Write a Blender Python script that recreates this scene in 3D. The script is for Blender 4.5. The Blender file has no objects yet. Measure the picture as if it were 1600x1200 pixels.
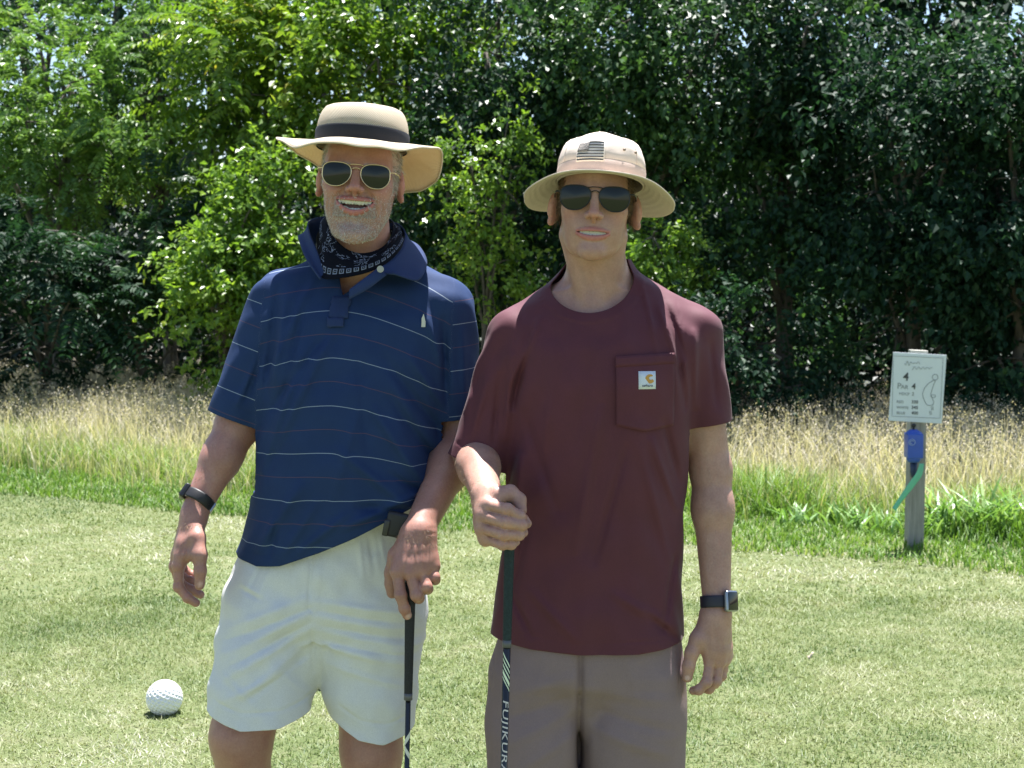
import bpy, bmesh, math, random
import numpy as np
from mathutils import Vector, Matrix, Euler

random.seed(7)
RNG = np.random.default_rng(11)
SC = bpy.context.scene
COL = SC.collection

# ------------------------------------------------------------------ camera, sky, sun, exposure
FPX, PW, PH, EYE = 2400.0, 1600.0, 1200.0, 1.5
PITCH = math.atan(163.0 / FPX)
cam_data = bpy.data.cameras.new('camera')
cam = bpy.data.objects.new('camera', cam_data)
COL.objects.link(cam)
cam.location = (0, 0, EYE)
cam.rotation_euler = (math.radians(90) - PITCH, 0, 0)
cam_data.sensor_width = 36.0
cam_data.lens = 36.0 * FPX / PW
cam_data.clip_end = 900.0
cam_data.dof.use_dof = True
cam_data.dof.focus_distance = 2.95
cam_data.dof.aperture_fstop = 13.0
SC.camera = cam

SUN_EL = math.radians(73)
SUN_TO = Vector((0.30, 1.0, 0)).normalized() * math.cos(SUN_EL) + Vector((0, 0, math.sin(SUN_EL)))
world = bpy.data.worlds.new('World')
SC.world = world
world.use_nodes = True
wn = world.node_tree
sky = wn.nodes.new('ShaderNodeTexSky')
sky.sky_type = 'NISHITA'
sky.sun_disc = False
sky.sun_elevation = SUN_EL
sky.sun_rotation = math.atan2(SUN_TO.x, SUN_TO.y)
sky.dust_density = 0.6
sky.ozone_density = 1.0
bg = wn.nodes['Background']
bg.inputs['Strength'].default_value = 0.062
wn.links.new(sky.outputs['Color'], bg.inputs['Color'])

sun_data = bpy.data.lights.new('sun', 'SUN')
sun_data.energy = 5.0
sun_data.angle = math.radians(0.5)
sun_data.color = (1.0, 0.975, 0.945)
sun = bpy.data.objects.new('sun', sun_data)
COL.objects.link(sun)
sun.rotation_euler = SUN_TO.to_track_quat('Z', 'Y').to_euler()

SC.view_settings.view_transform = 'Standard'
SC.view_settings.look = 'None'
SC.view_settings.gamma = 1.0
SC.view_settings.exposure = 1.8
SC.render.engine = 'CYCLES'
SC.cycles.max_bounces = 8
SC.cycles.diffuse_bounces = 4
SC.cycles.transmission_bounces = 4
SC.cycles.use_denoising = True


def px(x, y, Y):
    """world point on the plane at depth Y that the photograph shows at pixel x, y"""
    u, v = (x - PW / 2) / FPX, (PH / 2 - y) / FPX
    c, s = math.cos(PITCH), math.sin(PITCH)
    t = Y / (c + v * s)
    return np.array((u * t, Y, EYE + t * (-s + v * c)))


# ------------------------------------------------------------------ helpers
def tag(o, label=None, cat=None, group=None, kind=None):
    if label: o['label'] = label
    if cat: o['category'] = cat
    if group: o['group'] = group
    if kind: o['kind'] = kind
    return o


def empty(name, loc=(0, 0, 0)):
    o = bpy.data.objects.new(name, None)
    o.empty_display_size = 0.1
    o.location = loc
    COL.objects.link(o)
    return o


def link(name, me, parent=None, mat=None):
    o = bpy.data.objects.new(name, me)
    COL.objects.link(o)
    if mat is not None and not me.materials:
        me.materials.append(mat)
    if parent is not None:
        o.parent = parent
        chain, m = parent, Matrix.Identity(4)
        while chain is not None:           # meshes are made in world coordinates; parents only move, never turn
            m = Matrix.Translation(chain.location) @ m
            chain = chain.parent
        o.location = -m.translation
    return o


def np_mesh(name, V, F, smooth=True, attrs=None, mat=None):
    """V (n,3); F (m,k) faces with the same corner count, or a list of such arrays; attrs {name: (n,) or (n,3)}"""
    Fs = F if isinstance(F, list) else [F]
    Fs = [np.asarray(f, np.int32) for f in Fs if len(f)]
    V = np.ascontiguousarray(V, np.float32)
    me = bpy.data.meshes.new(name)
    loops = np.concatenate([f.ravel() for f in Fs])
    counts = np.concatenate([np.full(len(f), f.shape[1], np.int32) for f in Fs])
    starts = np.concatenate([[0], np.cumsum(counts)[:-1]]).astype(np.int32)
    me.vertices.add(len(V)); me.loops.add(len(loops)); me.polygons.add(len(counts))
    me.vertices.foreach_set('co', V.ravel())
    me.loops.foreach_set('vertex_index', loops)
    me.polygons.foreach_set('loop_start', starts)
    me.polygons.foreach_set('loop_total', counts)
    me.polygons.foreach_set('use_smooth', np.full(len(counts), smooth, bool))
    me.update(calc_edges=True)
    for k, a in (attrs or {}).items():
        a = np.asarray(a, np.float32)
        if a.ndim == 1:
            me.attributes.new(k, 'FLOAT', 'POINT').data.foreach_set('value', a)
        else:
            me.attributes.new(k, 'FLOAT_VECTOR', 'POINT').data.foreach_set('vector', a.ravel())
    me.validate()
    if mat is not None:
        me.materials.append(mat)
    return me


class NT:
    """short-hand for writing a material's nodes"""
    def __init__(self, name):
        self.m = bpy.data.materials.new(name)
        self.m.use_nodes = True
        self.t = self.m.node_tree
        self.b = self.t.nodes['Principled BSDF']
        self.o = self.t.nodes['Material Output']

    def n(self, kind, **kw):
        nd = self.t.nodes.new('ShaderNode' + kind)
        for k, v in kw.items():
            setattr(nd, k, v)
        return nd

    def set(self, sock, v):
        if hasattr(v, 'is_linked') or isinstance(v, bpy.types.NodeSocket):
            self.t.links.new(v, sock)
        elif isinstance(v, (tuple, list)) and len(v) == 3 and sock.type == 'RGBA':
            sock.default_value = (*v, 1)
        else:
            sock.default_value = v

    def p(self, **kw):
        names = dict(color='Base Color', rough='Roughness', metal='Metallic', spec='Specular IOR Level', normal='Normal', sss='Subsurface Weight', sheen='Sheen Weight',
                     coat='Coat Weight', trans='Transmission Weight', ior='IOR', alpha='Alpha', emis='Emission Color', emis_s='Emission Strength')
        for k, v in kw.items():
            self.set(self.b.inputs[names[k]], v)
        return self

    def attr(self, name, out='Fac'):
        return self.n('Attribute', attribute_name=name).outputs[out]

    def obj(self):
        return self.n('TexCoord').outputs['Object']

    def noise(self, scale, vec=None, detail=3, rough=0.55, out='Fac'):
        nd = self.n('TexNoise')
        nd.inputs['Scale'].default_value = scale
        nd.inputs['Detail'].default_value = detail
        nd.inputs['Roughness'].default_value = rough
        if vec is None: vec = self.obj()
        self.t.links.new(vec, nd.inputs['Vector'])
        return nd.outputs[out]

    def ramp(self, fac, stops):
        nd = self.n('ValToRGB')
        e = nd.color_ramp.elements
        while len(e) < len(stops): e.new(0.5)
        for el, (p_, c) in zip(e, stops):
            el.position = p_
            el.color = (*c, 1) if len(c) == 3 else c
        self.set(nd.inputs[0], fac)
        return nd.outputs[0]

    def mix(self, fac, a, b, mode='MIX'):
        nd = self.n('Mix', data_type='RGBA', blend_type=mode)
        self.set(nd.inputs[0], fac); self.set(nd.inputs[6], a); self.set(nd.inputs[7], b)
        return nd.outputs[2]

    def math(self, op, a, b=0.0, c=None, clamp=False):
        nd = self.n('Math', operation=op, use_clamp=clamp)
        self.set(nd.inputs[0], a); self.set(nd.inputs[1], b)
        if c is not None: self.set(nd.inputs[2], c)
        return nd.outputs[0]

    def sep(self, v):
        nd = self.n('SeparateXYZ'); self.set(nd.inputs[0], v)
        return nd.outputs

    def comb(self, x, y, z):
        nd = self.n('CombineXYZ')
        self.set(nd.inputs[0], x); self.set(nd.inputs[1], y); self.set(nd.inputs[2], z)
        return nd.outputs[0]

    def mapping(self, vec, scale=(1, 1, 1), rot=(0, 0, 0), loc=(0, 0, 0)):
        nd = self.n('Mapping')
        self.t.links.new(vec, nd.inputs[0])
        nd.inputs['Scale'].default_value = scale
        nd.inputs['Rotation'].default_value = rot
        nd.inputs['Location'].default_value = loc
        return nd.outputs[0]

    def bump(self, h, strength=0.3, dist=0.001, normal=None):
        nd = self.n('Bump')
        nd.inputs['Strength'].default_value = strength
        nd.inputs['Distance'].default_value = dist
        self.set(nd.inputs['Height'], h)
        if normal is not None: self.t.links.new(normal, nd.inputs['Normal'])
        return nd.outputs[0]


def plain(name, color, rough=0.5, metal=0.0, spec=0.5, var=0.0, vscale=30.0, bump=0.0, bscale=200.0, bdist=0.001, coat=0.0):
    N = NT(name)
    if var:
        f = N.noise(vscale)
        c = N.mix(f, tuple(max(0, x * (1 - var)) for x in color), tuple(min(1, x * (1 + var)) for x in color))
    else:
        c = color
    N.p(color=c, rough=rough, metal=metal, spec=spec, coat=coat)
    if bump:
        N.p(normal=N.bump(N.noise(bscale), bump, bdist))
    return N.m


def leafy(name, attr_ramp, rough=0.4, transl=0.4, spec=0.5, tint=(1.0, 1.0, 0.55)):
    """foliage: reflecting and letting light through, colour by a per-leaf number"""
    N = NT(name)
    c = N.ramp(N.attr('tone'), attr_ramp)
    N.p(color=c, rough=rough, spec=spec)
    tr = N.n('BsdfTranslucent')
    N.set(tr.inputs[0], N.mix(1.0, c, tint, 'MULTIPLY'))
    mx = N.n('MixShader')
    mx.inputs[0].default_value = transl
    N.t.links.new(N.b.outputs[0], mx.inputs[1]); N.t.links.new(tr.outputs[0], mx.inputs[2])
    N.t.links.new(mx.outputs[0], N.o.inputs['Surface'])
    return N.m


def tube(points, radii, n=10, cap=True, closed=False):
    """a tube along points: vertices and quad faces (end caps as fans of quads left out, triangles added apart)"""
    P = np.asarray(points, float)
    m = len(P)
    R = np.broadcast_to(np.asarray(radii, float), (m,)) if np.ndim(radii) < 2 else None
    if closed:
        T = np.roll(P, -1, 0) - np.roll(P, 1, 0)
    else:
        T = np.gradient(P, axis=0)
    T /= np.linalg.norm(T, axis=1)[:, None] + 1e-12
    a = np.array((0, 0, 1.0)) if abs(T[0, 2]) < 0.9 else np.array((1.0, 0, 0))
    N0 = np.cross(T[0], a); N0 /= np.linalg.norm(N0)
    Ns = [N0]
    for i in range(1, m):
        v = Ns[-1] - T[i] * np.dot(Ns[-1], T[i])
        Ns.append(v / (np.linalg.norm(v) + 1e-12))
    Ns = np.array(Ns); Bs = np.cross(T, Ns)
    th = np.linspace(0, 2 * np.pi, n, endpoint=False)
    V = P[:, None] + R[:, None, None] * (np.cos(th)[None, :, None] * Ns[:, None] + np.sin(th)[None, :, None] * Bs[:, None])
    V = V.reshape(-1, 3)
    i = np.arange(m if closed else m - 1)[:, None]; j = np.arange(n)[None]
    i2 = (i + 1) % m
    F = np.stack([i * n + j, i * n + (j + 1) % n, i2 * n + (j + 1) % n, i2 * n + j], -1).reshape(-1, 4)
    Ts = np.zeros((0, 3), int)
    if cap and not closed:
        V = np.vstack([V, P[:1], P[-1:]])
        c0, c1 = m * n, m * n + 1
        k = np.arange(n)
        Ts = np.vstack([np.stack([np.full(n, c0), (k + 1) % n, k], -1), np.stack([np.full(n, c1), (m - 1) * n + k, (m - 1) * n + (k + 1) % n], -1)])
    return V, F, Ts


def tube_mesh(name, points, radii, n=10, mat=None, cap=True, closed=False, smooth=True):
    V, F, T = tube(points, radii, n, cap, closed)
    return np_mesh(name, V, [F, T], smooth, None, mat)


def join_parts(parts):
    """[(V,F4,F3)] -> one V, [F4,F3]"""
    Vs, Qs, Ts, k = [], [], [], 0
    for V, Q, T in parts:
        Vs.append(V); Qs.append(np.asarray(Q, int).reshape(-1, 4) + k); Ts.append(np.asarray(T, int).reshape(-1, 3) + k); k += len(V)
    return np.vstack(Vs), [np.vstack(Qs), np.vstack(Ts)]


def bm_mesh(name, fn, mat=None, smooth=False, bevel=0.0, seg=2):
    bm = bmesh.new()
    fn(bm)
    if bevel:
        bmesh.ops.bevel(bm, geom=list(bm.edges), offset=bevel, segments=seg, affect='EDGES', profile=0.6)
    bmesh.ops.recalc_face_normals(bm, faces=bm.faces)
    me = bpy.data.meshes.new(name)
    bm.to_mesh(me); bm.free()
    for p in me.polygons: p.use_smooth = smooth
    if mat is not None: me.materials.append(mat)
    return me


def box_bm(c, s, rot=None):
    def fn(bm):
        M = Matrix.Translation(Vector(c)) @ (rot.to_4x4() if rot is not None else Matrix.Identity(4)) @ Matrix.Diagonal((*s, 1))
        bmesh.ops.create_cube(bm, size=1.0, matrix=M)
    return fn


def smoothstep(a, b, x):
    t = np.clip((x - a) / (b - a), 0, 1)
    return t * t * (3 - 2 * t)


def wob(x, y, seed=0, f=1.0):
    """a cheap smooth random field for numpy, about -1..1"""
    r = np.random.default_rng(seed)
    out = np.zeros(np.broadcast(x, y).shape)
    for i in range(7):
        a = r.uniform(0, 2 * np.pi); k = f * r.uniform(0.6, 2.2)
        out += np.sin((x * math.cos(a) + y * math.sin(a)) * k + r.uniform(0, 6.28))
    return out / 3.0


def unit(a):
    return a / (np.linalg.norm(a, axis=-1, keepdims=True) + 1e-9)


# ================================================================== the setting
def edge_y(x):
    """where the mown tee ends: nearer on the right, as in the photograph"""
    return 9.0 - 0.463 * x + 0.10 * np.sin(x * 1.3 + 0.5) + 0.05 * np.sin(x * 3.7)


def ground_mat():
    N = NT('turf soil')
    o = N.obj()
    a = N.noise(0.9, o, 4)
    b = N.noise(7.0, o, 4)
    c = N.noise(160.0, o, 3, 0.7)
    c1 = N.ramp(b, [(0.32, (0.10, 0.13, 0.05)), (0.5, (0.17, 0.20, 0.09)), (0.68, (0.25, 0.25, 0.15))])
    c2 = N.mix(N.ramp(a, [(0.4, (0, 0, 0)), (0.62, (1, 1, 1))]), c1, (0.19, 0.21, 0.10))
    c3 = N.mix(N.ramp(c, [(0.35, (0, 0, 0)), (0.7, (1, 1, 1))]), N.mix(1.0, c2, (0.45, 0.5, 0.4), 'MULTIPLY'), c2)
    s = N.sep(o)
    rel = N.math('ADD', N.math('MULTIPLY_ADD', s[0], 0.463, s[1]), -9.0)
    wood = N.ramp(N.math('MULTIPLY', rel, 0.1), [(0.55, (0, 0, 0)), (0.70, (1, 1, 1))])       # leaf litter and bare soil, darkened in colour for the shade under the trees
    litter = N.ramp(N.noise(22.0, o, 4), [(0.3, (0.030, 0.026, 0.018)), (0.7, (0.085, 0.068, 0.045))])
    N.p(color=N.mix(wood, c3, litter), rough=0.9, spec=0.15, normal=N.bump(c, 0.8, 0.01))
    return N.m


def make_ground():
    bm_fn = lambda bm: bmesh.ops.create_grid(bm, x_segments=40, y_segments=40, size=400)
    o = link('ground', bm_mesh('ground', bm_fn, ground_mat()))
    tag(o, kind='structure')


def blades(P, H, W, lean, az, tone, segs=2, curve=0.5, rng=RNG):
    """grass blades standing at P: tapering strips that lean and bend; -> V, [quads, tris], tone"""
    n = len(P)
    d = np.stack([np.cos(az), np.sin(az), np.zeros(n)], -1)
    sa = az + rng.uniform(0.9, 2.2, n)
    s = np.stack([np.cos(sa), np.sin(sa), np.zeros(n)], -1) * (W / 2)[:, None]
    rows = []
    for i in range(segs):
        t = i / segs
        c = P + d * (lean * H * (t * (1 - curve) + curve * t * t))[:, None]
        c[:, 2] += H * (t - 0.25 * t * t * np.minimum(lean, 1.5))
        w = 1 - 0.55 * t
        rows += [c - s * w, c + s * w]
    tip = P + d * (lean * H)[:, None]
    tip[:, 2] += H * (1 - 0.25 * np.minimum(lean, 1.5))
    rows.append(tip)
    V = np.stack(rows, 1)
    k = V.shape[1]
    base = np.arange(n)[:, None] * k
    Q = []
    for i in range(segs - 1):
        Q.append(base + np.array([[2 * i, 2 * i + 1, 2 * i + 3, 2 * i + 2]]))
    T = base + np.array([[k - 3, k - 2, k - 1]])
    return V.reshape(-1, 3), [np.vstack(Q) if Q else np.zeros((0, 4), int), T], np.repeat(tone, k), tip


def scatter(n, y0, y1, fan=0.36, extra=0.9, rng=RNG, power=1.0):
    """points on the ground that spread as the view spreads, evenly per area"""
    Y = y0 + (y1 - y0) * rng.random(n * 2) ** power
    half = Y * fan + extra
    keep = rng.random(n * 2) < half / half.max()
    Y = Y[keep][:n]
    X = (rng.random(len(Y)) * 2 - 1) * (Y * fan + extra)
    return X, Y


def make_lawn():
    mat = leafy('lawn blades', [(0.0, (0.05852, 0.1078, 0.02146)), (0.35, (0.1171, 0.1712, 0.0465)), (0.6, (0.2107, 0.2473, 0.1002)), (0.8, (0.3218, 0.3296, 0.2003)), (1.0, (0.433, 0.4373, 0.3577))], 0.5, 0.3, 0.3)
    parts = []
    for n, y0, y1, wmul, seg in ((200000, 3.9, 7.2, .8, 1), (130000, 7.0, 11.8, 1.5, 1)):
        X, Y = scatter(n, y0, y1)
        ok = Y < edge_y(X) + 0.25
        X, Y = X[ok], Y[ok]
        m = len(X)
        dry = 0.50 + 0.25 * wob(X, Y * 1.6, 3, 1.3) + 0.16 * wob(X, Y * 1.5, 4, 4.5) + 0.08 * wob(X, Y, 14, 16.0)
        tone = np.clip(dry + .02 + RNG.normal(0, 0.12, m), 0, 1)
        H = RNG.uniform(0.010, 0.026, m) * (1 + 0.25 * wob(X, Y, 5, 4.0))
        W = RNG.uniform(0.003, 0.006, m) * wmul
        V, F, t, _ = blades(np.stack([X, Y, np.zeros(m)], -1), H, W, RNG.uniform(0.3, 1.9, m), RNG.uniform(0, 6.28, m), tone, seg)
        parts.append((V, F, t))
    V = np.vstack([p[0] for p in parts])
    off = len(parts[0][0])
    T = np.vstack([parts[0][1][1], parts[1][1][1] + off])
    o = link('lawn_grass', np_mesh('lawn_grass', V, T, False, {'tone': np.concatenate([p[2] for p in parts])}, mat))
    tag(o, 'short mown pale green lawn with dry straw patches', 'grass', kind='stuff')


def make_rough():
    # first cut of longer, greener grass along the edge of the tee, then knee-high green, then the tall dry meadow
    mat = leafy('rough blades', [(0.0, (0.0504, 0.123, 0.0154)), (0.4, (0.1224, 0.2296, 0.035)), (0.75, (0.2304, 0.328, 0.077)), (1.0, (0.432, 0.451, 0.21))], 0.5, 0.4, 0.3)
    X, Y = scatter(150000, 6.2, 15.5, 0.37, 1.0)
    rel = Y - edge_y(X)
    fringe = 1.15 + 0.25 * wob(X, Y * 0.3, 8, 1.2)
    ok = (rel > -0.06) & (rel < 3.2)
    X, Y, rel, fringe = X[ok], Y[ok], rel[ok], fringe[ok]
    m = len(X)
    tall = smoothstep(fringe * 0.9, fringe * 1.3, rel)
    H = RNG.uniform(0.035, 0.075, m) * (1 - tall) + tall * RNG.uniform(0.08, 0.32, m) * (0.8 + 0.35 * wob(X, Y, 9, 2.2))
    H = np.maximum(H, 0.03)
    tone = np.clip(0.36 + 0.13 * wob(X, Y, 10, 1.7) + 0.1 * wob(X, Y, 19, 6) + RNG.normal(0, 0.16, m) + 0.45 * smoothstep(1.3, 2.8, rel), 0, 1)
    V, F, t, _ = blades(np.stack([X, Y, np.zeros(m)], -1), H, RNG.uniform(0.006, 0.012, m), RNG.uniform(0.15, 1.2, m), RNG.uniform(0, 6.28, m), tone, 2)
    o = link('rough_grass', np_mesh('rough_grass', V, F, False, {'tone': t}, mat))
    tag(o, 'bright green uncut grass fringe between the lawn and the dry meadow', 'grass', kind='stuff')

    mat2 = leafy('meadow blades', [(0.0, (0.19, 0.24, 0.08)), (0.3, (0.38, 0.39, 0.20)), (0.55, (0.61, 0.56, 0.44)), (0.8, (0.60, 0.54, 0.44)), (1.0, (0.48, 0.42, 0.34))], 0.6, 0.35, 0.2)
    X, Y = scatter(95000, 7.2, 19.5, 0.37, 1.2)
    rel = Y - edge_y(X)
    start = 1.25 + 0.35 * wob(X, Y * 0.4, 12, 1.1) + RNG.normal(0, .25, len(X))
    ok = (rel > start) & (rel < 6.8)
    X, Y, rel = X[ok], Y[ok], rel[ok]
    m = len(X)
    hh = 0.26 + 0.28 * smoothstep(1.4, 3.4, rel) + 0.055 * wob(X, Y, 13, 1.4)
    H = hh * RNG.uniform(0.55, 1.12, m)
    tone = np.clip(0.30 + 0.26 * smoothstep(1.3, 2.8, rel) + 0.1 * wob(X, Y, 15, 1.5) + RNG.normal(0, 0.13, m), 0, 0.85)
    lean = np.abs(RNG.normal(0.30, 0.3, m)); az = RNG.uniform(0, 6.28, m)
    V, F, t, tip = blades(np.stack([X, Y, np.zeros(m)], -1), H, RNG.uniform(0.004, 0.010, m), lean, az, tone, 3, 0.8)
    # feathery seed heads on the taller stems
    s = (H > 0.36) & (RNG.random(m) < 0.75)
    tp = tip[s]; k = 7; ns = len(tp)
    off = RNG.normal(0, 1, (ns, k, 3)) * np.array([0.016, 0.016, 0.03]); off[..., 2] -= 0.02
    C = (tp[:, None] + off).reshape(-1, 3)
    d = RNG.normal(0, 1, (len(C), 3)); d[:, 2] = np.abs(d[:, 2]) + 0.5; d /= np.linalg.norm(d, axis=1)[:, None]
    e = np.cross(d, RNG.normal(0, 1, (len(C), 3))); e /= np.linalg.norm(e, axis=1)[:, None]
    L = RNG.uniform(0.010, 0.024, len(C))[:, None]; Wd = RNG.uniform(0.002, 0.005, len(C))[:, None]
    SV = np.stack([C - d * L * .5, C + e * Wd, C + d * L * .5, C - e * Wd], 1).reshape(-1, 3)
    SF = np.arange(len(SV)).reshape(-1, 4) + len(V)
    st = np.repeat(np.clip(RNG.normal(0.82, 0.12, len(C)), 0, 1), 4)
    o = link('meadow_grass', np_mesh('meadow_grass', np.vstack([V, SV]), [F[0], F[1], SF], False, {'tone': np.concatenate([t, st])}, mat2))
    tag(o, 'tall dry straw coloured meadow grass with seed heads before the trees', 'grass', kind='stuff')


# ------------------------------------------------------------------ trees
def leaf_cloud(C, D, U, L, W, tone, fold=0.35):
    """one folded kite for every leaf: C base, D direction, U roughly the leaf's upper side"""
    S = np.cross(D, U); S /= np.linalg.norm(S, axis=1)[:, None] + 1e-9
    Nn = np.cross(S, D)
    mid = C + D * (L * 0.45)[:, None]
    a = mid + S * (W / 2)[:, None] + Nn * (W * fold / 2)[:, None]
    b = mid - S * (W / 2)[:, None] + Nn * (W * fold / 2)[:, None]
    tip = C + D * L[:, None] - Nn * (L * 0.12)[:, None]
    V = np.stack([C, a, tip, b], 1).reshape(-1, 3)
    i = np.arange(len(C))[:, None] * 4
    F = np.vstack([i + np.array([[0, 1, 2]]), i + np.array([[0, 2, 3]])])
    return V, F, np.repeat(tone, 4)


BARK = None


def make_tree(name, label, base, height, lobes, sprays, kind, mat, rng, trunk_r=0.09, droop=0.35, leaf=0.07, per=26, group='trees along the meadow edge', spray_len=0.55, tone0=0.4, shell=0.55):
    """lobes: list of (offset xyz from the base, radii xyz); sprays of leaves grow outward in each lobe; limbs reach the lobes"""
    root = empty(name, tuple(base))
    tag(root, label, 'tree' if 'tree' in name else 'shrub', group)
    base = np.array(base, float)
    # trunk and limbs
    parts = []
    top = np.array((rng.normal(0, .15), rng.normal(0, .15), height * 0.62))
    q = np.linspace(0, 1, 9)[:, None]
    tr = base + top * q + np.sin(q * 5 + rng.uniform(0, 6)) * np.array((0.08, 0.06, 0)) * q
    parts.append(tube(tr, trunk_r * (1 - 0.8 * q[:, 0]) + 0.008, 8))
    for off, rad in lobes:
        off = np.array(off, float)
        z0 = min(max(off[2] * rng.uniform(0.35, 0.6), 0.1), height * 0.75)
        st = base + top * (z0 / top[2])
        en = base + off
        k = np.linspace(0, 1, 6)[:, None]
        br = st + (en - st) * k + np.array((0, 0, 1)) * np.sin(k * np.pi) * 0.12 * np.linalg.norm(en - st)
        parts.append(tube(br, trunk_r * 0.5 * (1 - 0.8 * k[:, 0]) + 0.004, 6))
        for _ in range(5):
            tw = unit(rng.normal(0, 1, 3) + np.array((0, -0.3, 0.2))) * np.array(rad) * 0.85
            k2 = np.linspace(0, 1, 4)[:, None]
            j = rng.integers(2, 6)
            parts.append(tube(br[j] + tw * k2 + np.array((0, 0, -0.1)) * k2 ** 2, 0.012 * (1 - 0.7 * k2[:, 0]), 5))
    V, F = join_parts(parts)
    link('trunk', np_mesh('trunk', V, F, True, None, BARK), root)
    # sprays
    vol = np.array([r[0] * r[1] + r[1] * r[2] + r[0] * r[2] for _, r in lobes])
    cnt = np.maximum((sprays * vol / vol.sum()).astype(int), 4)
    Cs, Ds, Us, Ls, Ws, Ts = [], [], [], [], [], []
    for (off, rad), n in zip(lobes, cnt):
        dirs = unit(rng.normal(0, 1, (n, 3)))
        dirs[:, 1] -= 0.25                                   # a little denser on the open, sunny side
        dirs = unit(dirs)
        rr = shell + (1 - shell) * rng.random(n) ** 0.6
        p0 = base + np.array(off) + dirs * np.array(rad) * (rr * rng.uniform(0.8, 1.1, n))[:, None]
        lump = 1 + 0.16 * np.sin(dirs[:, 0] * 7 + off[0] * 3) * np.sin(dirs[:, 2] * 6 + off[1])
        p0 = base + np.array(off) + (p0 - base - np.array(off)) * lump[:, None]
        gap = np.sin(p0[:, 0] * 4.1 + off[2]) * np.sin(p0[:, 1] * 3.7 + 1) + np.sin(p0[:, 2] * 4.7 + off[0] * 2)
        ok = (p0[:, 2] > 0.12) & (gap > -0.5)
        p0, dirs = p0[ok], dirs[ok]
        n = len(p0)
        sd = unit(dirs * np.array((1, 1, 0.6)) + rng.normal(0, 0.35, (n, 3)) + np.array((0, 0, 0.1)))
        sl = spray_len * rng.uniform(0.55, 1.25, n)
        st = rng.normal(0, 0.10, n) + 0.12 * np.sin(p0[:, 0] * 2.1 + p0[:, 2] * 1.7)
        if kind == 'pinnate':                                # leaflets in two rows along an arching stalk
            m = per // 2
            t = (np.arange(m) + 0.6) / m
            t = np.repeat(t, 2); side = np.tile([1.0, -1.0], m)
            dr = droop * sl
            pos = p0[:, None] + sd[:, None] * (sl[:, None] * t)[..., None]
            pos[..., 2] -= dr[:, None] * t ** 2
            ax = sd[:, None] + np.zeros_like(pos); ax[..., 2] -= (2 * droop * t)[None]
            ax = unit(ax)
            up = unit(np.cross(np.cross(ax, np.array((0, 0, 1.0))), ax) + rng.normal(0, 0.25, (n, 1, 3)))
            sw = unit(np.cross(ax, up)) * side[None, :, None]
            D = unit(sw * 0.85 + ax * 0.5 - up * 0.25 + rng.normal(0, 0.18, pos.shape))
            Lf = leaf * (0.65 + 0.6 * np.sin(np.pi * (0.15 + 0.8 * t)))[None] * rng.uniform(0.8, 1.2, (n, 1)) * np.ones((n, len(t)))
            Wf = Lf * 0.40
            U = up + rng.normal(0, 0.25, pos.shape)
        else:                                                # broad leaves set alternately and in tufts
            m = per
            t = np.sort(rng.random((n, m)), 1)
            pos = p0[:, None] + sd[:, None] * (sl[:, None] * t)[..., None] + rng.normal(0, 0.045, (n, m, 3)) * (spray_len / 0.5)
            pos[..., 2] -= droop * sl[:, None] * t ** 2
            ax = unit(sd + np.array((0, 0, -droop)))
            D = unit(ax[:, None] * 0.5 + rng.normal(0, 0.6, pos.shape) + np.array((0, -0.12, -0.30)))
            U = np.array((0, -0.35, 1.0)) + rng.normal(0, 0.45, pos.shape)
            Lf = leaf * rng.uniform(0.6, 1.25, (n, m)); Wf = Lf * rng.uniform(0.55, 0.75, (n, m))
        tone = tone0 + st[:, None] + rng.normal(0, 0.09, Lf.shape) + 0.18 * (np.broadcast_to(t, Lf.shape) - 0.5)
        Cs.append(pos.reshape(-1, 3)); Ds.append(D.reshape(-1, 3)); Us.append(np.broadcast_to(U, pos.shape).reshape(-1, 3))
        Ls.append(Lf.ravel()); Ws.append(Wf.ravel()); Ts.append(np.clip(tone, 0, 1).ravel())
    V, F, t = leaf_cloud(np.vstack(Cs), unit(np.vstack(Ds)), unit(np.vstack(Us)), np.concatenate(Ls), np.concatenate(Ws), np.concatenate(Ts))
    o = link('crown', np_mesh('crown', V, F, False, {'tone': t}, mat), root)
    tag(o, kind='stuff')
    return root


def tree_at(pxx, Y, z=0.0):
    p = px(pxx, 600, Y)
    return np.array((p[0], Y, z))


def lobes_px(base, Y, spec):
    """spec: (px, py, dY, radius px x, radius px y) in the photograph, turned into metres round the tree's own place"""
    out = []
    for x, y, dy, rx, ry in spec:
        p = px(x, y, Y + dy)
        s = FPX / (Y + dy)
        out.append((p - base, (rx / s, 0.8 * (rx + ry) / 2 / s, ry / s)))
    return out


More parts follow.
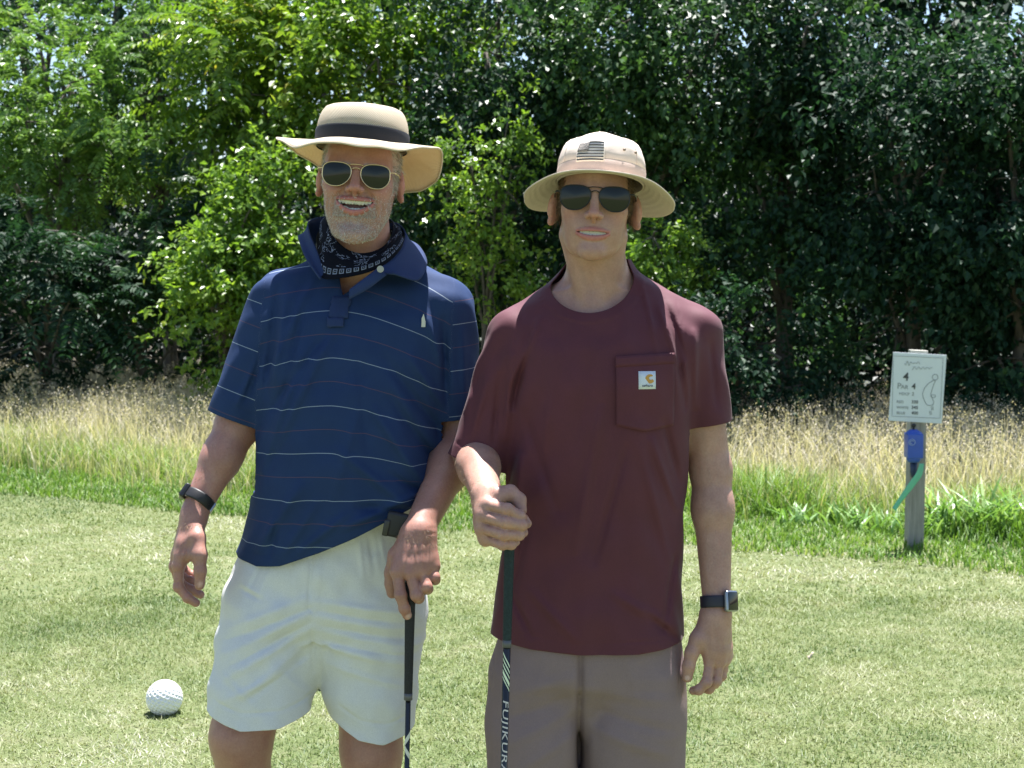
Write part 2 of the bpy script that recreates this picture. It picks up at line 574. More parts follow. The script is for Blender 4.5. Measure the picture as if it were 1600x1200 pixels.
def make_trees():
    global BARK
    N = NT('bark')
    v = N.noise(14, N.mapping(N.obj(), (1, 1, 0.15)), 5, 0.65)
    N.p(color=N.ramp(v, [(0.3, (0.045, 0.038, 0.03)), (0.7, (0.15, 0.13, 0.105))]), rough=0.9, normal=N.bump(v, 0.8, 0.02))
    BARK = N.m
    feather = leafy('feathery leaves', [(0.0, (0.0486, 0.117, 0.0264)), (0.4, (0.1026, 0.2048, 0.0462)), (0.75, (0.1728, 0.3042, 0.0605)), (1.0, (0.2916, 0.3744, 0.077))], 0.36, 0.46, 0.5)
    yellowy = leafy('young leaves', [(0.0, (0.054, 0.1326, 0.01584)), (0.45, (0.1242, 0.2321, 0.02772)), (0.8, (0.216, 0.3205, 0.0396)), (1.0, (0.3564, 0.3315, 0.0495))], 0.36, 0.50, 0.5)
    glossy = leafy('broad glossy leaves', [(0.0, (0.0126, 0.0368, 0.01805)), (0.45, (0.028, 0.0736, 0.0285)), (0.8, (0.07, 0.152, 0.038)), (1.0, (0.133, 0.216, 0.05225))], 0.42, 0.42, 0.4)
    shade = leafy('shade-toned wood leaves', [(0.0, (0.009075, 0.02856, 0.01768)), (0.5, (0.01815, 0.05508, 0.02652)), (1.0, (0.0495, 0.1122, 0.03757))], 0.52, 0.36, 0.25)  # leaf colour itself darkened and cooled to stand for foliage in shade
    bright = leafy('shrub leaves', [(0.0, (0.0663, 0.143, 0.018)), (0.45, (0.1436, 0.264, 0.0315)), (0.8, (0.2431, 0.363, 0.045)), (1.0, (0.3757, 0.418, 0.072))], 0.32, 0.50, 0.6)
    r = np.random.default_rng

    def T(name, label, pxx, Y, h, spec, sprays, kind, mat, seed, **kw):
        b = tree_at(pxx, Y)
        return make_tree(name, label, b, h, lobes_px(b, Y, spec), sprays, kind, mat, r(seed), **kw)

    T('locust_tree', 'feathery pale green tree at the far left edge of the photo', 90, 17.6, 6.0,
      [(110, 130, -0.6, 115, 75), (40, 190, -0.8, 110, 85), (170, 190, -1.0, 85, 70), (95, 260, -0.6, 140, 70), (-70, 150, 0, 120, 110), (60, 60, 0.8, 120, 60)], 900, 'pinnate', feather, 21, leaf=0.075, per=30, spray_len=0.5, tone0=0.5)
    T('locust_tree', 'feathery tree just right of the pale one at the left edge', 270, 18.2, 6.6,
      [(250, 70, -0.5, 90, 60), (215, 110, -0.7, 70, 60), (280, 150, -0.3, 90, 70), (300, 20, 0.2, 120, 60), (230, 230, 0.2, 90, 60), (210, -60, 0.6, 120, 70)], 700, 'pinnate', feather, 22, leaf=0.075, per=30, spray_len=0.5, tone0=0.46)
    T('sumac_tree', 'yellow green tree with long arching leaf fronds left of the straw hat', 420, 17.0, 6.4,
      [(395, 70, -0.7, 100, 70), (450, 40, -0.4, 110, 60), (340, 130, -0.8, 75, 70), (420, 150, -1.0, 90, 70), (350, 230, -0.3, 90, 70), (480, 100, -0.6, 90, 80), (430, -50, 0.3, 140, 60)], 700, 'pinnate', yellowy, 23, leaf=0.10, per=24, spray_len=0.7, tone0=0.55, droop=0.4)
    T('broadleaf_tree', 'bright green broadleaf tree rising right behind the straw hat', 600, 16.4, 6.2,
      [(590, 90, -0.8, 110, 80), (540, 170, -0.6, 90, 70), (660, 150, -0.6, 80, 90), (620, 10, -0.2, 110, 55), (690, 60, 0.2, 80, 70), (580, 250, -0.2, 120, 80), (640, 330, 0.3, 110, 90)], 800, 'broad', yellowy, 24, leaf=0.095, per=20, tone0=0.5)
    T('broadleaf_shrub', 'bright leafy shrub beside the older man\'s sleeve', 350, 14.6, 2.9,
      [(345, 420, -0.5, 60, 60), (380, 350, -0.4, 70, 60), (330, 480, -0.5, 55, 50), (400, 460, -0.2, 70, 70), (350, 545, -0.3, 65, 50), (420, 300, 0.0, 70, 60), (430, 400, 0.1, 80, 90)], 620, 'broad', bright, 25, leaf=0.075, per=22, spray_len=0.4, tone0=0.5, trunk_r=0.045, group='shrubs along the meadow edge')
    T('pinnate_shrub', 'dark green shrub with silvery lit top left of the bright shrub', 240, 15.6, 2.9,
      [(240, 320, -0.3, 70, 60), (215, 400, -0.2, 80, 60), (280, 420, 0.1, 80, 80), (190, 500, -0.3, 90, 70), (270, 540, -0.2, 90, 60)], 480, 'pinnate', glossy, 26, leaf=0.08, per=24, spray_len=0.5, tone0=0.42, trunk_r=0.05, group='shrubs along the meadow edge')
    T('pinnate_shrub', 'dark fern leaved shrub at the left edge low behind the meadow', 60, 15.4, 2.7,
      [(70, 360, -0.3, 100, 60), (20, 440, -0.4, 100, 70), (110, 470, -0.5, 100, 60), (50, 540, -0.4, 110, 60), (-90, 420, 0, 100, 110)], 520, 'pinnate', shade, 27, leaf=0.085, per=24, spray_len=0.55, tone0=0.45, trunk_r=0.05, group='shrubs along the meadow edge')
    T('ivy_covered_tree', 'dark ivy clad tree between the two hats', 790, 15.2, 6.0,
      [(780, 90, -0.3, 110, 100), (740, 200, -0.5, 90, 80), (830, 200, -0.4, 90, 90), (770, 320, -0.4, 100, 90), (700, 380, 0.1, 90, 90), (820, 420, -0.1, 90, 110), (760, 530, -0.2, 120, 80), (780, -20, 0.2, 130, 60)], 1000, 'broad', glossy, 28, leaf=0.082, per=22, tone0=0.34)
    T('sapling', 'slender sunlit sapling between the two hats', 765, 13.9, 3.0,
      [(795, 185, -0.2, 28, 38), (735, 250, -0.2, 34, 48), (800, 265, -0.1, 32, 50), (745, 330, -0.1, 36, 48), (770, 420, 0, 60, 60), (700, 300, 0, 28, 40)], 150, 'broad', bright, 29, leaf=0.06, per=22, spray_len=0.32, tone0=0.55, trunk_r=0.025, group='shrubs along the meadow edge')
    T('broadleaf_tree', 'glossy leaved tree sparkling above the tan hat', 990, 14.6, 5.8,
      [(1000, 60, -0.5, 100, 70), (1080, 110, -0.7, 90, 80), (930, 120, -0.2, 80, 80), (1130, 40, -0.5, 100, 60), (1010, 200, -0.2, 90, 80), (1100, 230, -0.3, 90, 80), (960, 0, 0, 110, 50), (1000, 320, 0.1, 120, 90)], 1000, 'broad', glossy, 30, leaf=0.078, per=26, tone0=0.5)
    T('broadleaf_tree', 'glossy leaved tree whose lit tuft hangs above the shirt pocket side', 1230, 14.2, 5.8,
      [(1260, 40, -0.8, 60, 70), (1200, 130, -0.4, 90, 80), (1290, 170, -0.2, 90, 80), (1180, 280, -0.3, 100, 90), (1280, 300, 0, 100, 90), (1200, 420, -0.2, 110, 100), (1180, 540, -0.2, 110, 80), (1230, -30, 0.3, 110, 50)], 900, 'broad', glossy, 31, leaf=0.078, per=26, tone0=0.38)
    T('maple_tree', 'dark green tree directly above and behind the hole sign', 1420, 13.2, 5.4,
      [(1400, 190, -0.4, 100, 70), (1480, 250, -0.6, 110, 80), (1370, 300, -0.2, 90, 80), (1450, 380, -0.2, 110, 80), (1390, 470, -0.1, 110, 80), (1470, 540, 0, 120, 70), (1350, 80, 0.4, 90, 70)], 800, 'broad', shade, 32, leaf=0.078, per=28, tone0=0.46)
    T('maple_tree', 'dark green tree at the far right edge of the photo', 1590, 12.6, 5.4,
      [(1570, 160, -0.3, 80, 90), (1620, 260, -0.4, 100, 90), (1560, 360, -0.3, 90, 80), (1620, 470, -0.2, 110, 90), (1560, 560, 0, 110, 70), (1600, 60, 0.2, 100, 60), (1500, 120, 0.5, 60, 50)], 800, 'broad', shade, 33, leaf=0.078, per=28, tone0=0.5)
    T('broadleaf_shrub', 'sunlit green shrub peeping out beside the younger man\'s neck', 1030, 13.2, 2.4,
      [(1020, 370, -0.2, 36, 45), (1010, 420, -0.1, 46, 50), (1050, 400, 0.1, 40, 50), (1040, 500, 0, 80, 80)], 190, 'broad', bright, 34, leaf=0.058, per=24, spray_len=0.34, tone0=0.5, trunk_r=0.03, group='shrubs along the meadow edge')
    T('broadleaf_shrub', 'dark broadleaf shrub low behind the maroon sleeve', 1170, 12.6, 1.9,
      [(1150, 520, -0.1, 80, 60), (1220, 560, 0, 90, 60), (1120, 590, 0, 80, 50), (1270, 600, 0, 80, 50)], 330, 'broad', shade, 35, leaf=0.06, per=26, spray_len=0.4, tone0=0.5, trunk_r=0.03, group='shrubs along the meadow edge')
    # the wood behind: taller, darker trees closing the view
    for i, (pxx, Y, h) in enumerate([(-150, 23, 8), (60, 24.5, 8.4), (180, 22.5, 7.4), (330, 24.0, 8.0), (520, 22.6, 6.8), (760, 21.5, 7.4), (900, 20.2, 7.2), (1060, 20.8, 7.2), (1180, 19.2, 7), (1330, 20.0, 6.0), (1480, 18.4, 6.3), (1620, 18.6, 7.4), (1780, 17.4, 6.6)]):
        g = r(60 + i)
        b = tree_at(pxx, Y)
        lb = []
        for k in range(8):
            z = h * (0.10 + 0.82 * (k + 0.5) / 8)
            lb.append(((g.normal(0, 0.55), g.normal(0, 0.4), z), (1.25 + 0.3 * g.random(), 1.0, h * 0.11 + 0.25)))
        where = ['off the left edge', 'behind the feathery tree at the left edge', 'behind the two feathery trees', 'behind the arching fronds', 'behind the straw hat', 'behind the ivy clad tree', 'behind the tan hat', 'right above the tan hat brim', 'behind the pocket side tuft', 'behind the gap of sky', 'behind the hole sign', 'behind the far right tree', 'off the right edge'][i]
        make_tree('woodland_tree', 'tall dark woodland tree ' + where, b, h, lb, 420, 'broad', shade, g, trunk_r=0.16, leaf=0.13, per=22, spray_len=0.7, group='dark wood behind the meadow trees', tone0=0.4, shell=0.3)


def make_undergrowth():
    """the dark tangle that fills the wood's foot behind the meadow trees"""
    g = np.random.default_rng(77)
    mat = leafy('undergrowth leaves', [(0.0, (0.006, 0.0168, 0.0126)), (0.5, (0.0108, 0.0294, 0.018)), (1.0, (0.024, 0.0525, 0.0216))], 0.45, 0.3, 0.4)  # near-black leaf colour carries the shade at the wood's foot
    n = 70000
    X = g.uniform(-13, 12, n)
    rel = g.uniform(7.6, 16.0, n) ** 1.0
    Y = 9.0 - 0.463 * X + rel
    top = 1.5 + 0.5 * wob(X, Y, 31, 1.4) + 0.16 * (rel - 7.6)
    Z = top * g.random(n) ** 0.75 * 1.25
    D = unit(g.normal(0, 1, (n, 3)) + np.array((0, -0.3, -0.2))); U = unit(np.array((0, -0.4, 1.0)) + g.normal(0, 0.5, (n, 3)))
    L = g.uniform(0.09, 0.19, n)
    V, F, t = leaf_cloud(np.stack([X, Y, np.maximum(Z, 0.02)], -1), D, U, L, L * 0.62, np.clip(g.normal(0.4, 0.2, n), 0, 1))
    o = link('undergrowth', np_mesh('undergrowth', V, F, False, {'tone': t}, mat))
    tag(o, 'dark leafy undergrowth filling the foot of the wood', 'undergrowth', kind='stuff')


make_ground()
make_undergrowth()
make_lawn()
make_rough()
make_trees()


# ================================================================== soft modelling: distance fields turned into one continuous skin
class Frame:
    def __init__(self, c, R=None, s=1.0):
        self.c = np.array(c, np.float32); self.R = np.array(R if R is not None else np.eye(3), np.float32); self.s = s

    def loc(self, P):
        return ((P - self.c) @ self.R) / np.float32(self.s)

    def out(self, q):
        return np.asarray(q, np.float32) * self.s @ self.R.T + self.c


def rot(yaw=0, pitch=0, roll=0):
    """degrees; yaw about z, pitch about x, roll about y"""
    return np.array(Matrix.Rotation(math.radians(yaw), 3, 'Z') @ Matrix.Rotation(math.radians(pitch), 3, 'X') @ Matrix.Rotation(math.radians(roll), 3, 'Y'))


def smin(a, b, k):
    if k <= 0: return np.minimum(a, b)
    h = np.maximum(k - np.abs(a - b), 0) / k
    return np.minimum(a, b) - h * h * k * np.float32(0.25)


class Sdf:
    def __init__(self):
        self.pr = []
        self.disp = []            # functions of P added to the distance

    def add(self, fn, lo, hi, k=0.01, op='u'):
        self.pr.append((fn, np.array(lo, np.float32) - k - 0.02, np.array(hi, np.float32) + k + 0.02, k, op))

    def cap(self, a, b, ra, rb, k=0.01, op='u', fr=None, flat=None):
        a = np.array(a, np.float32); b = np.array(b, np.float32)
        ba = b - a; l2 = float(ba @ ba) + 1e-12
        R = max(ra, rb)
        n = None
        if flat is not None:
            n, f = np.array(flat[0], np.float32), flat[1]
            n = n / np.linalg.norm(n)
        R2 = R * max(1, f) if flat is not None else R
        lo, hi = np.minimum(a, b) - R2, np.maximum(a, b) + R2

        def fn(P):
            q = P if fr is None else fr.loc(P)
            pa = q - a
            t = np.clip((pa @ ba) / np.float32(l2), 0, 1)
            pa = pa - t[..., None] * ba
            if n is None:
                d = np.sqrt((pa * pa).sum(-1))
            else:
                qn = pa @ n
                d = np.sqrt(np.maximum((pa * pa).sum(-1) + qn * qn * np.float32(1 / (f * f) - 1), 0))
            d = d - (ra + (rb - ra) * t)
            return d * np.float32(min(1, f) if n is not None else 1) * np.float32(fr.s if fr else 1)
        if fr is not None:
            lo, hi = self._box(lo, hi, fr)
        self.add(fn, lo, hi, k, op)

    def chain(self, pts, radii, k=0.006, op='u', fr=None, flat=None):
        for i in range(len(pts) - 1):
            self.cap(pts[i], pts[i + 1], radii[i], radii[i + 1], k, op, fr, flat)

    def ell(self, c, r, k=0.01, op='u', fr=None, R=None):
        c = np.array(c, np.float32); r = np.array(r, np.float32)
        Rm = None if R is None else np.array(R, np.float32)
        m = float(r.max()) if Rm is not None else r
        lo, hi = c - m, c + m

        def fn(P):
            q = (P if fr is None else fr.loc(P)) - c
            if Rm is not None: q = q @ Rm
            q = q / r
            k0 = np.sqrt((q * q).sum(-1)) + np.float32(1e-9)
            q = q / r
            k1 = np.sqrt((q * q).sum(-1)) + np.float32(1e-9)
            return k0 * (k0 - 1) / k1 * np.float32(fr.s if fr else 1)
        if fr is not None:
            lo, hi = self._box(lo, hi, fr)
        self.add(fn, lo, hi, k, op)

    def _box(self, lo, hi, fr):
        c = np.array([[x, y, z] for x in (lo[0], hi[0]) for y in (lo[1], hi[1]) for z in (lo[2], hi[2])])
        w = fr.out(c)
        return w.min(0), w.max(0)

    def loft(self, secs, k=0.02, op='u', power=2.4):
        """secs: (z, cx, cy, rx, ry front, ry back)"""
        A = np.array(sorted(secs), float)
        zz = np.linspace(A[0, 0], A[-1, 0], 160)
        cols = []
        for j in range(1, 6):
            c = np.interp(zz, A[:, 0], A[:, j])
            kk = np.hanning(13); kk /= kk.sum()
            cols.append(np.convolve(np.pad(c, 6, mode='edge'), kk, 'valid'))
        z0, z1 = A[0, 0], A[-1, 0]

        def fn(P):
            z = P[..., 2]
            cx, cy, rx, rf, rb = [np.interp(z, zz, c).astype(np.float32) for c in cols]
            u = np.abs((P[..., 0] - cx) / rx); v = P[..., 1] - cy
            v = np.abs(np.where(v < 0, v / rf, v / rb))
            kx = (u ** power + v ** power) ** (1 / power)
            ry = np.where(P[..., 1] < cy, rf, rb)
            g = np.sqrt((u / rx) ** 2 + (v / ry) ** 2) / np.maximum(np.sqrt(u * u + v * v), 1e-6)
            d = (kx - 1) / np.maximum(g, 1e-3)
            return np.maximum(d, np.maximum(z0 - z, z - z1)).astype(np.float32)
        m = max(A[:, 3].max(), A[:, 4].max(), A[:, 5].max())
        self.add(fn, (A[:, 1].min() - m, A[:, 2].min() - m, z0), (A[:, 1].max() + m, A[:, 2].max() + m, z1), k, op)

    @staticmethod
    def _op(d, e, k, op):
        if op == 'u': return smin(d, e, k)
        if op == 's': return -smin(-d, e, k)
        return -smin(-d, -e, k)

    def val(self, P):
        P = np.asarray(P, np.float32)
        d = np.full(P.shape[0], 0.3, np.float32)
        for fn, lo, hi, k, op in self.pr:
            m = ((P > lo) & (P < hi)).all(1)
            if m.any():
                d[m] = self._op(d[m], fn(P[m]), k, op)
        for f in self.disp:
            d = d + f(P)
        return d

    def project(self, V, it=2, e=0.0007):
        """move points onto the surface; which pieces reach which points is worked out once"""
        V = np.array(V, np.float32)
        X, Y, Z = [np.ascontiguousarray(V[:, k]) for k in range(3)]
        live = []
        for fn, lo, hi, k, op in self.pr:
            lo, hi = lo - 0.004, hi + 0.004
            m = (X > lo[0]) & (X < hi[0])
            m &= (Y > lo[1]) & (Y < hi[1])
            m &= (Z > lo[2]) & (Z < hi[2])
            i = np.nonzero(m)[0]
            if len(i): live.append((fn, i, k, op))

        def val(P):
            d = np.full(len(P), 0.3, np.float32)
            for fn, i, k, op in live:
                d[i] = self._op(d[i], fn(P[i]), k, op)
            for f in self.disp:
                d = d + f(P)
            return d
        for r in range(it):
            if r == 0:
                g = np.zeros_like(V)
                for s in ((1, -1, -1), (-1, -1, 1), (-1, 1, -1), (1, 1, 1)):
                    s = np.array(s, np.float32)
                    g += s * val(V + s * np.float32(e))[:, None]
                g /= 4 * e
                n2 = np.maximum((g * g).sum(1), 0.15)
            step = (val(V) / n2)[:, None] * g
            ln = np.linalg.norm(step, axis=1, keepdims=True)
            V = V - step * np.minimum(1, 0.003 / np.maximum(ln, 1e-9))
        return V

    def mesh(self, h=0.003, B=16):
        los = np.min([p[1] for p in self.pr if p[4] == 'u'], 0) ; his = np.max([p[2] for p in self.pr if p[4] == 'u'], 0)
        bs = B * h
        nb = np.ceil((his - los) / bs).astype(int)
        gi = np.stack(np.meshgrid(*[np.arange(k) for k in nb], indexing='ij'), -1).reshape(-1, 3)
        org = (los + gi * bs).astype(np.float32)
        cen = org + np.float32(bs / 2 - h / 2)
        dc = np.full(len(cen), 0.3, np.float32)
        for fn, lo, hi, k, op in self.pr:
            m = ((cen > lo - bs) & (cen < hi + bs)).all(1)
            if m.any(): dc[m] = self._op(dc[m], fn(cen[m]), k, op)
        act = np.abs(dc) < bs * 0.87 + 0.02
        ao = org[act]
        off = np.stack(np.meshgrid(*[np.arange(B)] * 3, indexing='ij'), -1).reshape(-1, 3).astype(np.float32) * np.float32(h)
        D = np.full((len(ao), B ** 3), 0.3, np.float32)
        for fn, lo, hi, k, op in self.pr:
            m = np.nonzero(((ao + bs > lo) & (ao < hi)).all(1))[0]
            for j in range(0, len(m), 160):
                mm = m[j:j + 160]
                P = (ao[mm][:, None] + off[None]).reshape(-1, 3)
                D[mm] = self._op(D[mm], fn(P).reshape(len(mm), -1), k, op)
        for f in self.disp:
            for j in range(0, len(ao), 160):
                P = (ao[j:j + 160][:, None] + off[None]).reshape(-1, 3)
                D[j:j + 160] += f(P).reshape(-1, B ** 3)
        G = np.empty(tuple(nb) + (B, B, B), np.float32)
        G.reshape(-1, B ** 3)[:] = np.where(dc < 0, -0.3, 0.3)[:, None]
        G.reshape(-1, B ** 3)[act] = D
        G = G.transpose(0, 3, 1, 4, 2, 5).reshape(nb * B)
        return surface_nets(np.ascontiguousarray(G), los, h)


def surface_nets(G, lo, h):
    S = G < 0
    nx, ny, nz = G.shape
    c = np.zeros((nx - 1, ny - 1, nz - 1), np.uint8)
    for i in (0, 1):
        for j in (0, 1):
            for k in (0, 1):
                c += S[i:nx - 1 + i, j:ny - 1 + j, k:nz - 1 + k]
    A = (c > 0) & (c < 8)
    I = np.argwhere(A)
    ids = np.full(c.shape, -1, np.int32)
    ids[A] = np.arange(len(I))
    cor = {}
    for i in (0, 1):
        for j in (0, 1):
            for k in (0, 1):
                cor[i, j, k] = G[I[:, 0] + i, I[:, 1] + j, I[:, 2] + k]
    acc = np.zeros((len(I), 3)); cnt = np.zeros(len(I))
    for a in cor:
        for ax in range(3):
            if a[ax] == 0:
                b = list(a); b[ax] = 1; b = tuple(b)
                da, db = cor[a], cor[b]
                m = (da < 0) != (db < 0)
                t = np.where(m, da / np.where(m, da - db, 1), 0)
                p = np.array(a, float)[None].repeat(len(I), 0); p[:, ax] += t
                acc += p * m[:, None]; cnt += m
    V = (I + acc / cnt[:, None]) * h + lo
    Fs = []
    for ax in range(3):
        u, v = [(1, 2), (2, 0), (0, 1)][ax]
        sl0 = [slice(1, -1)] * 3; sl0[ax] = slice(0, -1)
        sl1 = [slice(1, -1)] * 3; sl1[ax] = slice(1, None)
        a, b = S[tuple(sl0)], S[tuple(sl1)]
        E = np.argwhere(a != b)
        flip = a[tuple(E.T)]
        O = E.copy(); 
        for q in range(3):
            if q != ax: O[:, q] += 1
        def cell(du, dv):
            o = O.copy(); o[:, u] += du; o[:, v] += dv
            return ids[tuple(o.T)]
        q = np.stack([cell(-1, -1), cell(0, -1), cell(0, 0), cell(-1, 0)], -1)
        q[~flip] = q[~flip][:, ::-1]
        Fs.append(q)
    F = np.vstack(Fs)
    F = F[(F >= 0).all(1)]
    return V, F


def refine(V, F, mask):
    """split the quads whose corners are all in mask into four, with no cracks: border quads become fans"""
    me = np_mesh('tmp', V, F)
    bm = bmesh.new(); bm.from_mesh(me)
    bm.verts.ensure_lookup_table()
    es = [e for e in bm.edges if mask[e.verts[0].index] and mask[e.verts[1].index]]
    bmesh.ops.subdivide_edges(bm, edges=es, cuts=1, use_grid_fill=True)
    V2 = np.array([v.co[:] for v in bm.verts], np.float32)
    q = [[v.index for v in f.verts] for f in bm.faces]
    bm.free(); bpy.data.meshes.remove(me)
    Fs = []
    for k in range(3, 9):
        f = [x for x in q if len(x) == k]
        if f: Fs.append(np.array(f))
    return V2, Fs


def seg_dist(x, z, a, b):
    """distance in the x-z plane from points to the segment a-b, and the place along it"""
    ax, az = a; bx, bz = b
    dx, dz = bx - ax, bz - az
    l2 = dx * dx + dz * dz + 1e-12
    t = np.clip(((x - ax) * dx + (z - az) * dz) / l2, 0, 1)
    return np.hypot(x - ax - t * dx, z - az - t * dz), t


def folds(specs, Y, front=True, ymid=None):
    """cloth folds: (x0, y0, x1, y1, width px, height mm): a soft ridge (height > 0) or furrow along a line seen in the photograph"""
    L = []
    for x0, y0, x1, y1, w, amp in specs:
        a, b = px(x0, y0, Y), px(x1, y1, Y)
        L.append(((a[0], a[2]), (b[0], b[2]), w / (FPX / Y), amp / 1000))

    def f(P):
        x, z = P[:, 0], P[:, 2]
        out = np.zeros(len(P), np.float32)
        for a, b, w, amp in L:
            m = (x > min(a[0], b[0]) - 3 * w) & (x < max(a[0], b[0]) + 3 * w) & (z > min(a[1], b[1]) - 3 * w) & (z < max(a[1], b[1]) + 3 * w)
            if front: m &= P[:, 1] < (ymid if ymid is not None else Y)
            if not m.any(): continue
            d, t = seg_dist(x[m], z[m], a, b)
            tap = np.sin(np.pi * np.clip(t * 0.86 + 0.07, 0, 1)) ** 0.7
            out[m] -= (amp * np.exp(-(d / w) ** 2) * tap).astype(np.float32)
        return out
    return f


# ================================================================== people
YA, YB = 3.05, 2.95


def A(x, y, dy=0.0):
    return px(x, y, YA + dy)


def Bp(x, y, dy=0.0):
    return px(x, y, YB + dy)


def head_sdf(S, fr, jaw=0.0, smile=0.0, wide=1.0, nose=1.0, chinw=1.0, ear=1.0, teeth_lo=False, slim=1.0, mz=-0.0605, hw=0.026, opn=0.005, ce=0.0, nz=0.0, earout=0.0, earz=0.0, earx=0.0):
    """a man's head in its own frame: x to the picture's right, -y forward, z up, eyes at z = 0, metres"""
    u = lambda *a, **k: S.ell(*a, fr=fr, **k)
    c = lambda *a, **k: S.cap(*a, fr=fr, **k)
    ys = np.linspace(-0.14, -0.03, 221)

    def surf(x, z):
        """how far forward the face reaches at x, z so far"""
        q = np.stack([np.full(221, x), ys, np.full(221, z)], -1)
        v = S.val(fr.out(q))
        i = int(np.argmax(v < 0))
        return ys[i]
    w = wide
    u((0, 0.012, 0.035), (0.0765 * w, 0.098, 0.086), k=0.0)
    u((0, -0.022, -0.010), (0.066 * w, 0.064, 0.080), k=0.025)
    u((0, -0.040, -0.056), (0.046 * w * slim, 0.042, 0.052), k=0.022)
    for s in (-1, 1):
        c((s * 0.050 * w * slim, 0.006, -0.058 - jaw * .4), (s * 0.030 * slim, -0.048, -0.093 - jaw), 0.013 * slim ** 1.5, 0.012 * slim, k=0.028)
        c((s * 0.030 * slim, -0.048, -0.093 - jaw), (s * 0.010 * chinw, -0.073, -0.102 - jaw), 0.012, 0.012, k=0.024)
        c((s * 0.058 * w, 0.010, -0.015), (s * 0.051 * w * slim, 0.004, -0.060 - jaw * .4), 0.012 * slim, 0.012 * slim ** 1.5, k=0.026)
        # cheek bone and cheek
        u((s * 0.046 * w, -0.056, -0.022 + smile * 0.004), (0.019 + .002 * smile, 0.019, 0.015 + .003 * smile), k=0.020)
        u((s * 0.036 * w * slim, -0.054, -0.052), (0.018, 0.018, 0.022), k=0.020)
        u((s * 0.0405 * w * (slim * .5 + .5), -0.034, -0.054), (0.0195, 0.034, 0.036), k=0.026)
        # brow
        c((s * 0.050 * w, -0.064, 0.018), (s * 0.016, -0.080, 0.0175), 0.009, 0.0095, k=0.016)
    u((0, -0.0765, -0.103 - jaw), (0.020 * chinw, 0.0125, 0.0125), k=0.014)
    u((0, -0.062, -0.060 - jaw * .3), (0.030, 0.025, 0.030), k=0.018)
    # eye hollows, lids
    for s in (-1, 1):
        u((s * 0.033, -0.094, -0.001), (0.018, 0.016, 0.0135), k=0.014, op='s')
        u((s * 0.033, -0.0720, -0.001), (0.0150, 0.0125, 0.0115), k=0.004)
    # nose
    yb = surf(0, 0.012)
    c((0, yb + 0.006, 0.012), (0, yb - 0.014, -0.019 + nz), 0.0075, 0.0085 * nose, k=0.012)
    yt = yb - 0.0185
    u((0, yt, -0.0265 + nz), (0.0100 * nose, 0.0098, 0.0085), k=0.007)
    for s in (-1, 1):
        u((s * 0.0118 * nose, yt + 0.0105, -0.0300 + nz), (0.0070 * nose, 0.0105, 0.0070), k=0.006)
    c((0, yt + 0.006, -0.0335 + nz), (0, yt + 0.015, -0.039 + nz), 0.0035, 0.004, k=0.005)
    for s in (-1, 1):
        u((s * 0.0066 * nose, yt + 0.004, -0.0362 + nz), (0.0036, 0.0055, 0.0036), k=0.002, op='s')
    # smile furrows from the wings of the nose past the corners of the mouth
    if smile > 0.5:
        for s in (-1, 1):
            pts = []
            u((s * 0.037, surf(s * .037, -.030) + .012, -.030), (.0165, .0165, .0135), k=.012)
            for x, z in ((0.0200, -0.030), (0.0285, -0.039), (0.0375, -0.050), (0.0425, -0.064), (0.0420, -0.076)):
                pts.append((s * x, surf(s * x, z) - 0.0006, z))
            S.chain(pts, [0.0008, 0.0021, 0.0024, 0.0018, 0.0006], k=0.008, op='s', fr=fr)
            pts = [(s * x, surf(s * x, z) - 0.0005, z) for x, z in ((.052, -.050), (.0535, -.064), (.050, -.078))]
            S.chain(pts, [.0006, .0014, .0006], k=.007, op='s', fr=fr)
            for x0, x1, z in ((0.052, 0.062, 0.004), (0.052, 0.063, -0.003)):
                c((s * x0, surf(s * x0, z) - 0.0006, z), (s * x1, surf(s * x1, z * 1.6) - 0.0004, z * 1.6), 0.0010, 0.0005, k=0.003, op='s')
    # lips follow the face
    th = np.linspace(-1, 1, 9)
    zu = lambda x: mz + ce * (x / hw) ** 2
    zl = lambda x: mz - opn + (opn + ce - 0.0012) * (x / hw) ** 2
    y0 = np.array([surf(t * hw, mz - opn * 0.5) for t in th]); y0 = (y0 + y0[::-1]) / 2
    X = th * hw
    up = np.stack([X, y0 + 0.0012, zu(X) + 0.0030 * (1 - 0.5 * th ** 2)], -1)
    lo = np.stack([X, y0 + 0.0016, zl(X) - 0.0042 * (1 - 0.5 * th ** 2)], -1)
    ru = 0.0018 + 0.0024 * (1 - np.abs(th) ** 1.5); rlo = 0.0018 + 0.0036 * (1 - np.abs(th) ** 1.5)
    S.chain(up, ru, k=0.0045, fr=fr)
    S.chain(lo, rlo, k=0.0045, fr=fr)
    ym = float(y0[4]); yq = float((y0[0] - y0[4]) / hw ** 2)

    def mouth(P):
        q = fr.loc(P)
        x, y, z = q[..., 0], q[..., 1], q[..., 2]
        f = ym + yq * x * x
        d = np.maximum(np.maximum(z - zu(x), zl(x) - z), y - f - 0.0115)
        return (np.maximum(d, np.abs(x) - hw) * fr.s).astype(np.float32)
    bl, bh = S._box(np.array((-hw, -0.14, mz - opn - .01)), np.array((hw, -0.06, mz + .01)), fr)
    S.add(mouth, bl, bh, 0.0012, 's')
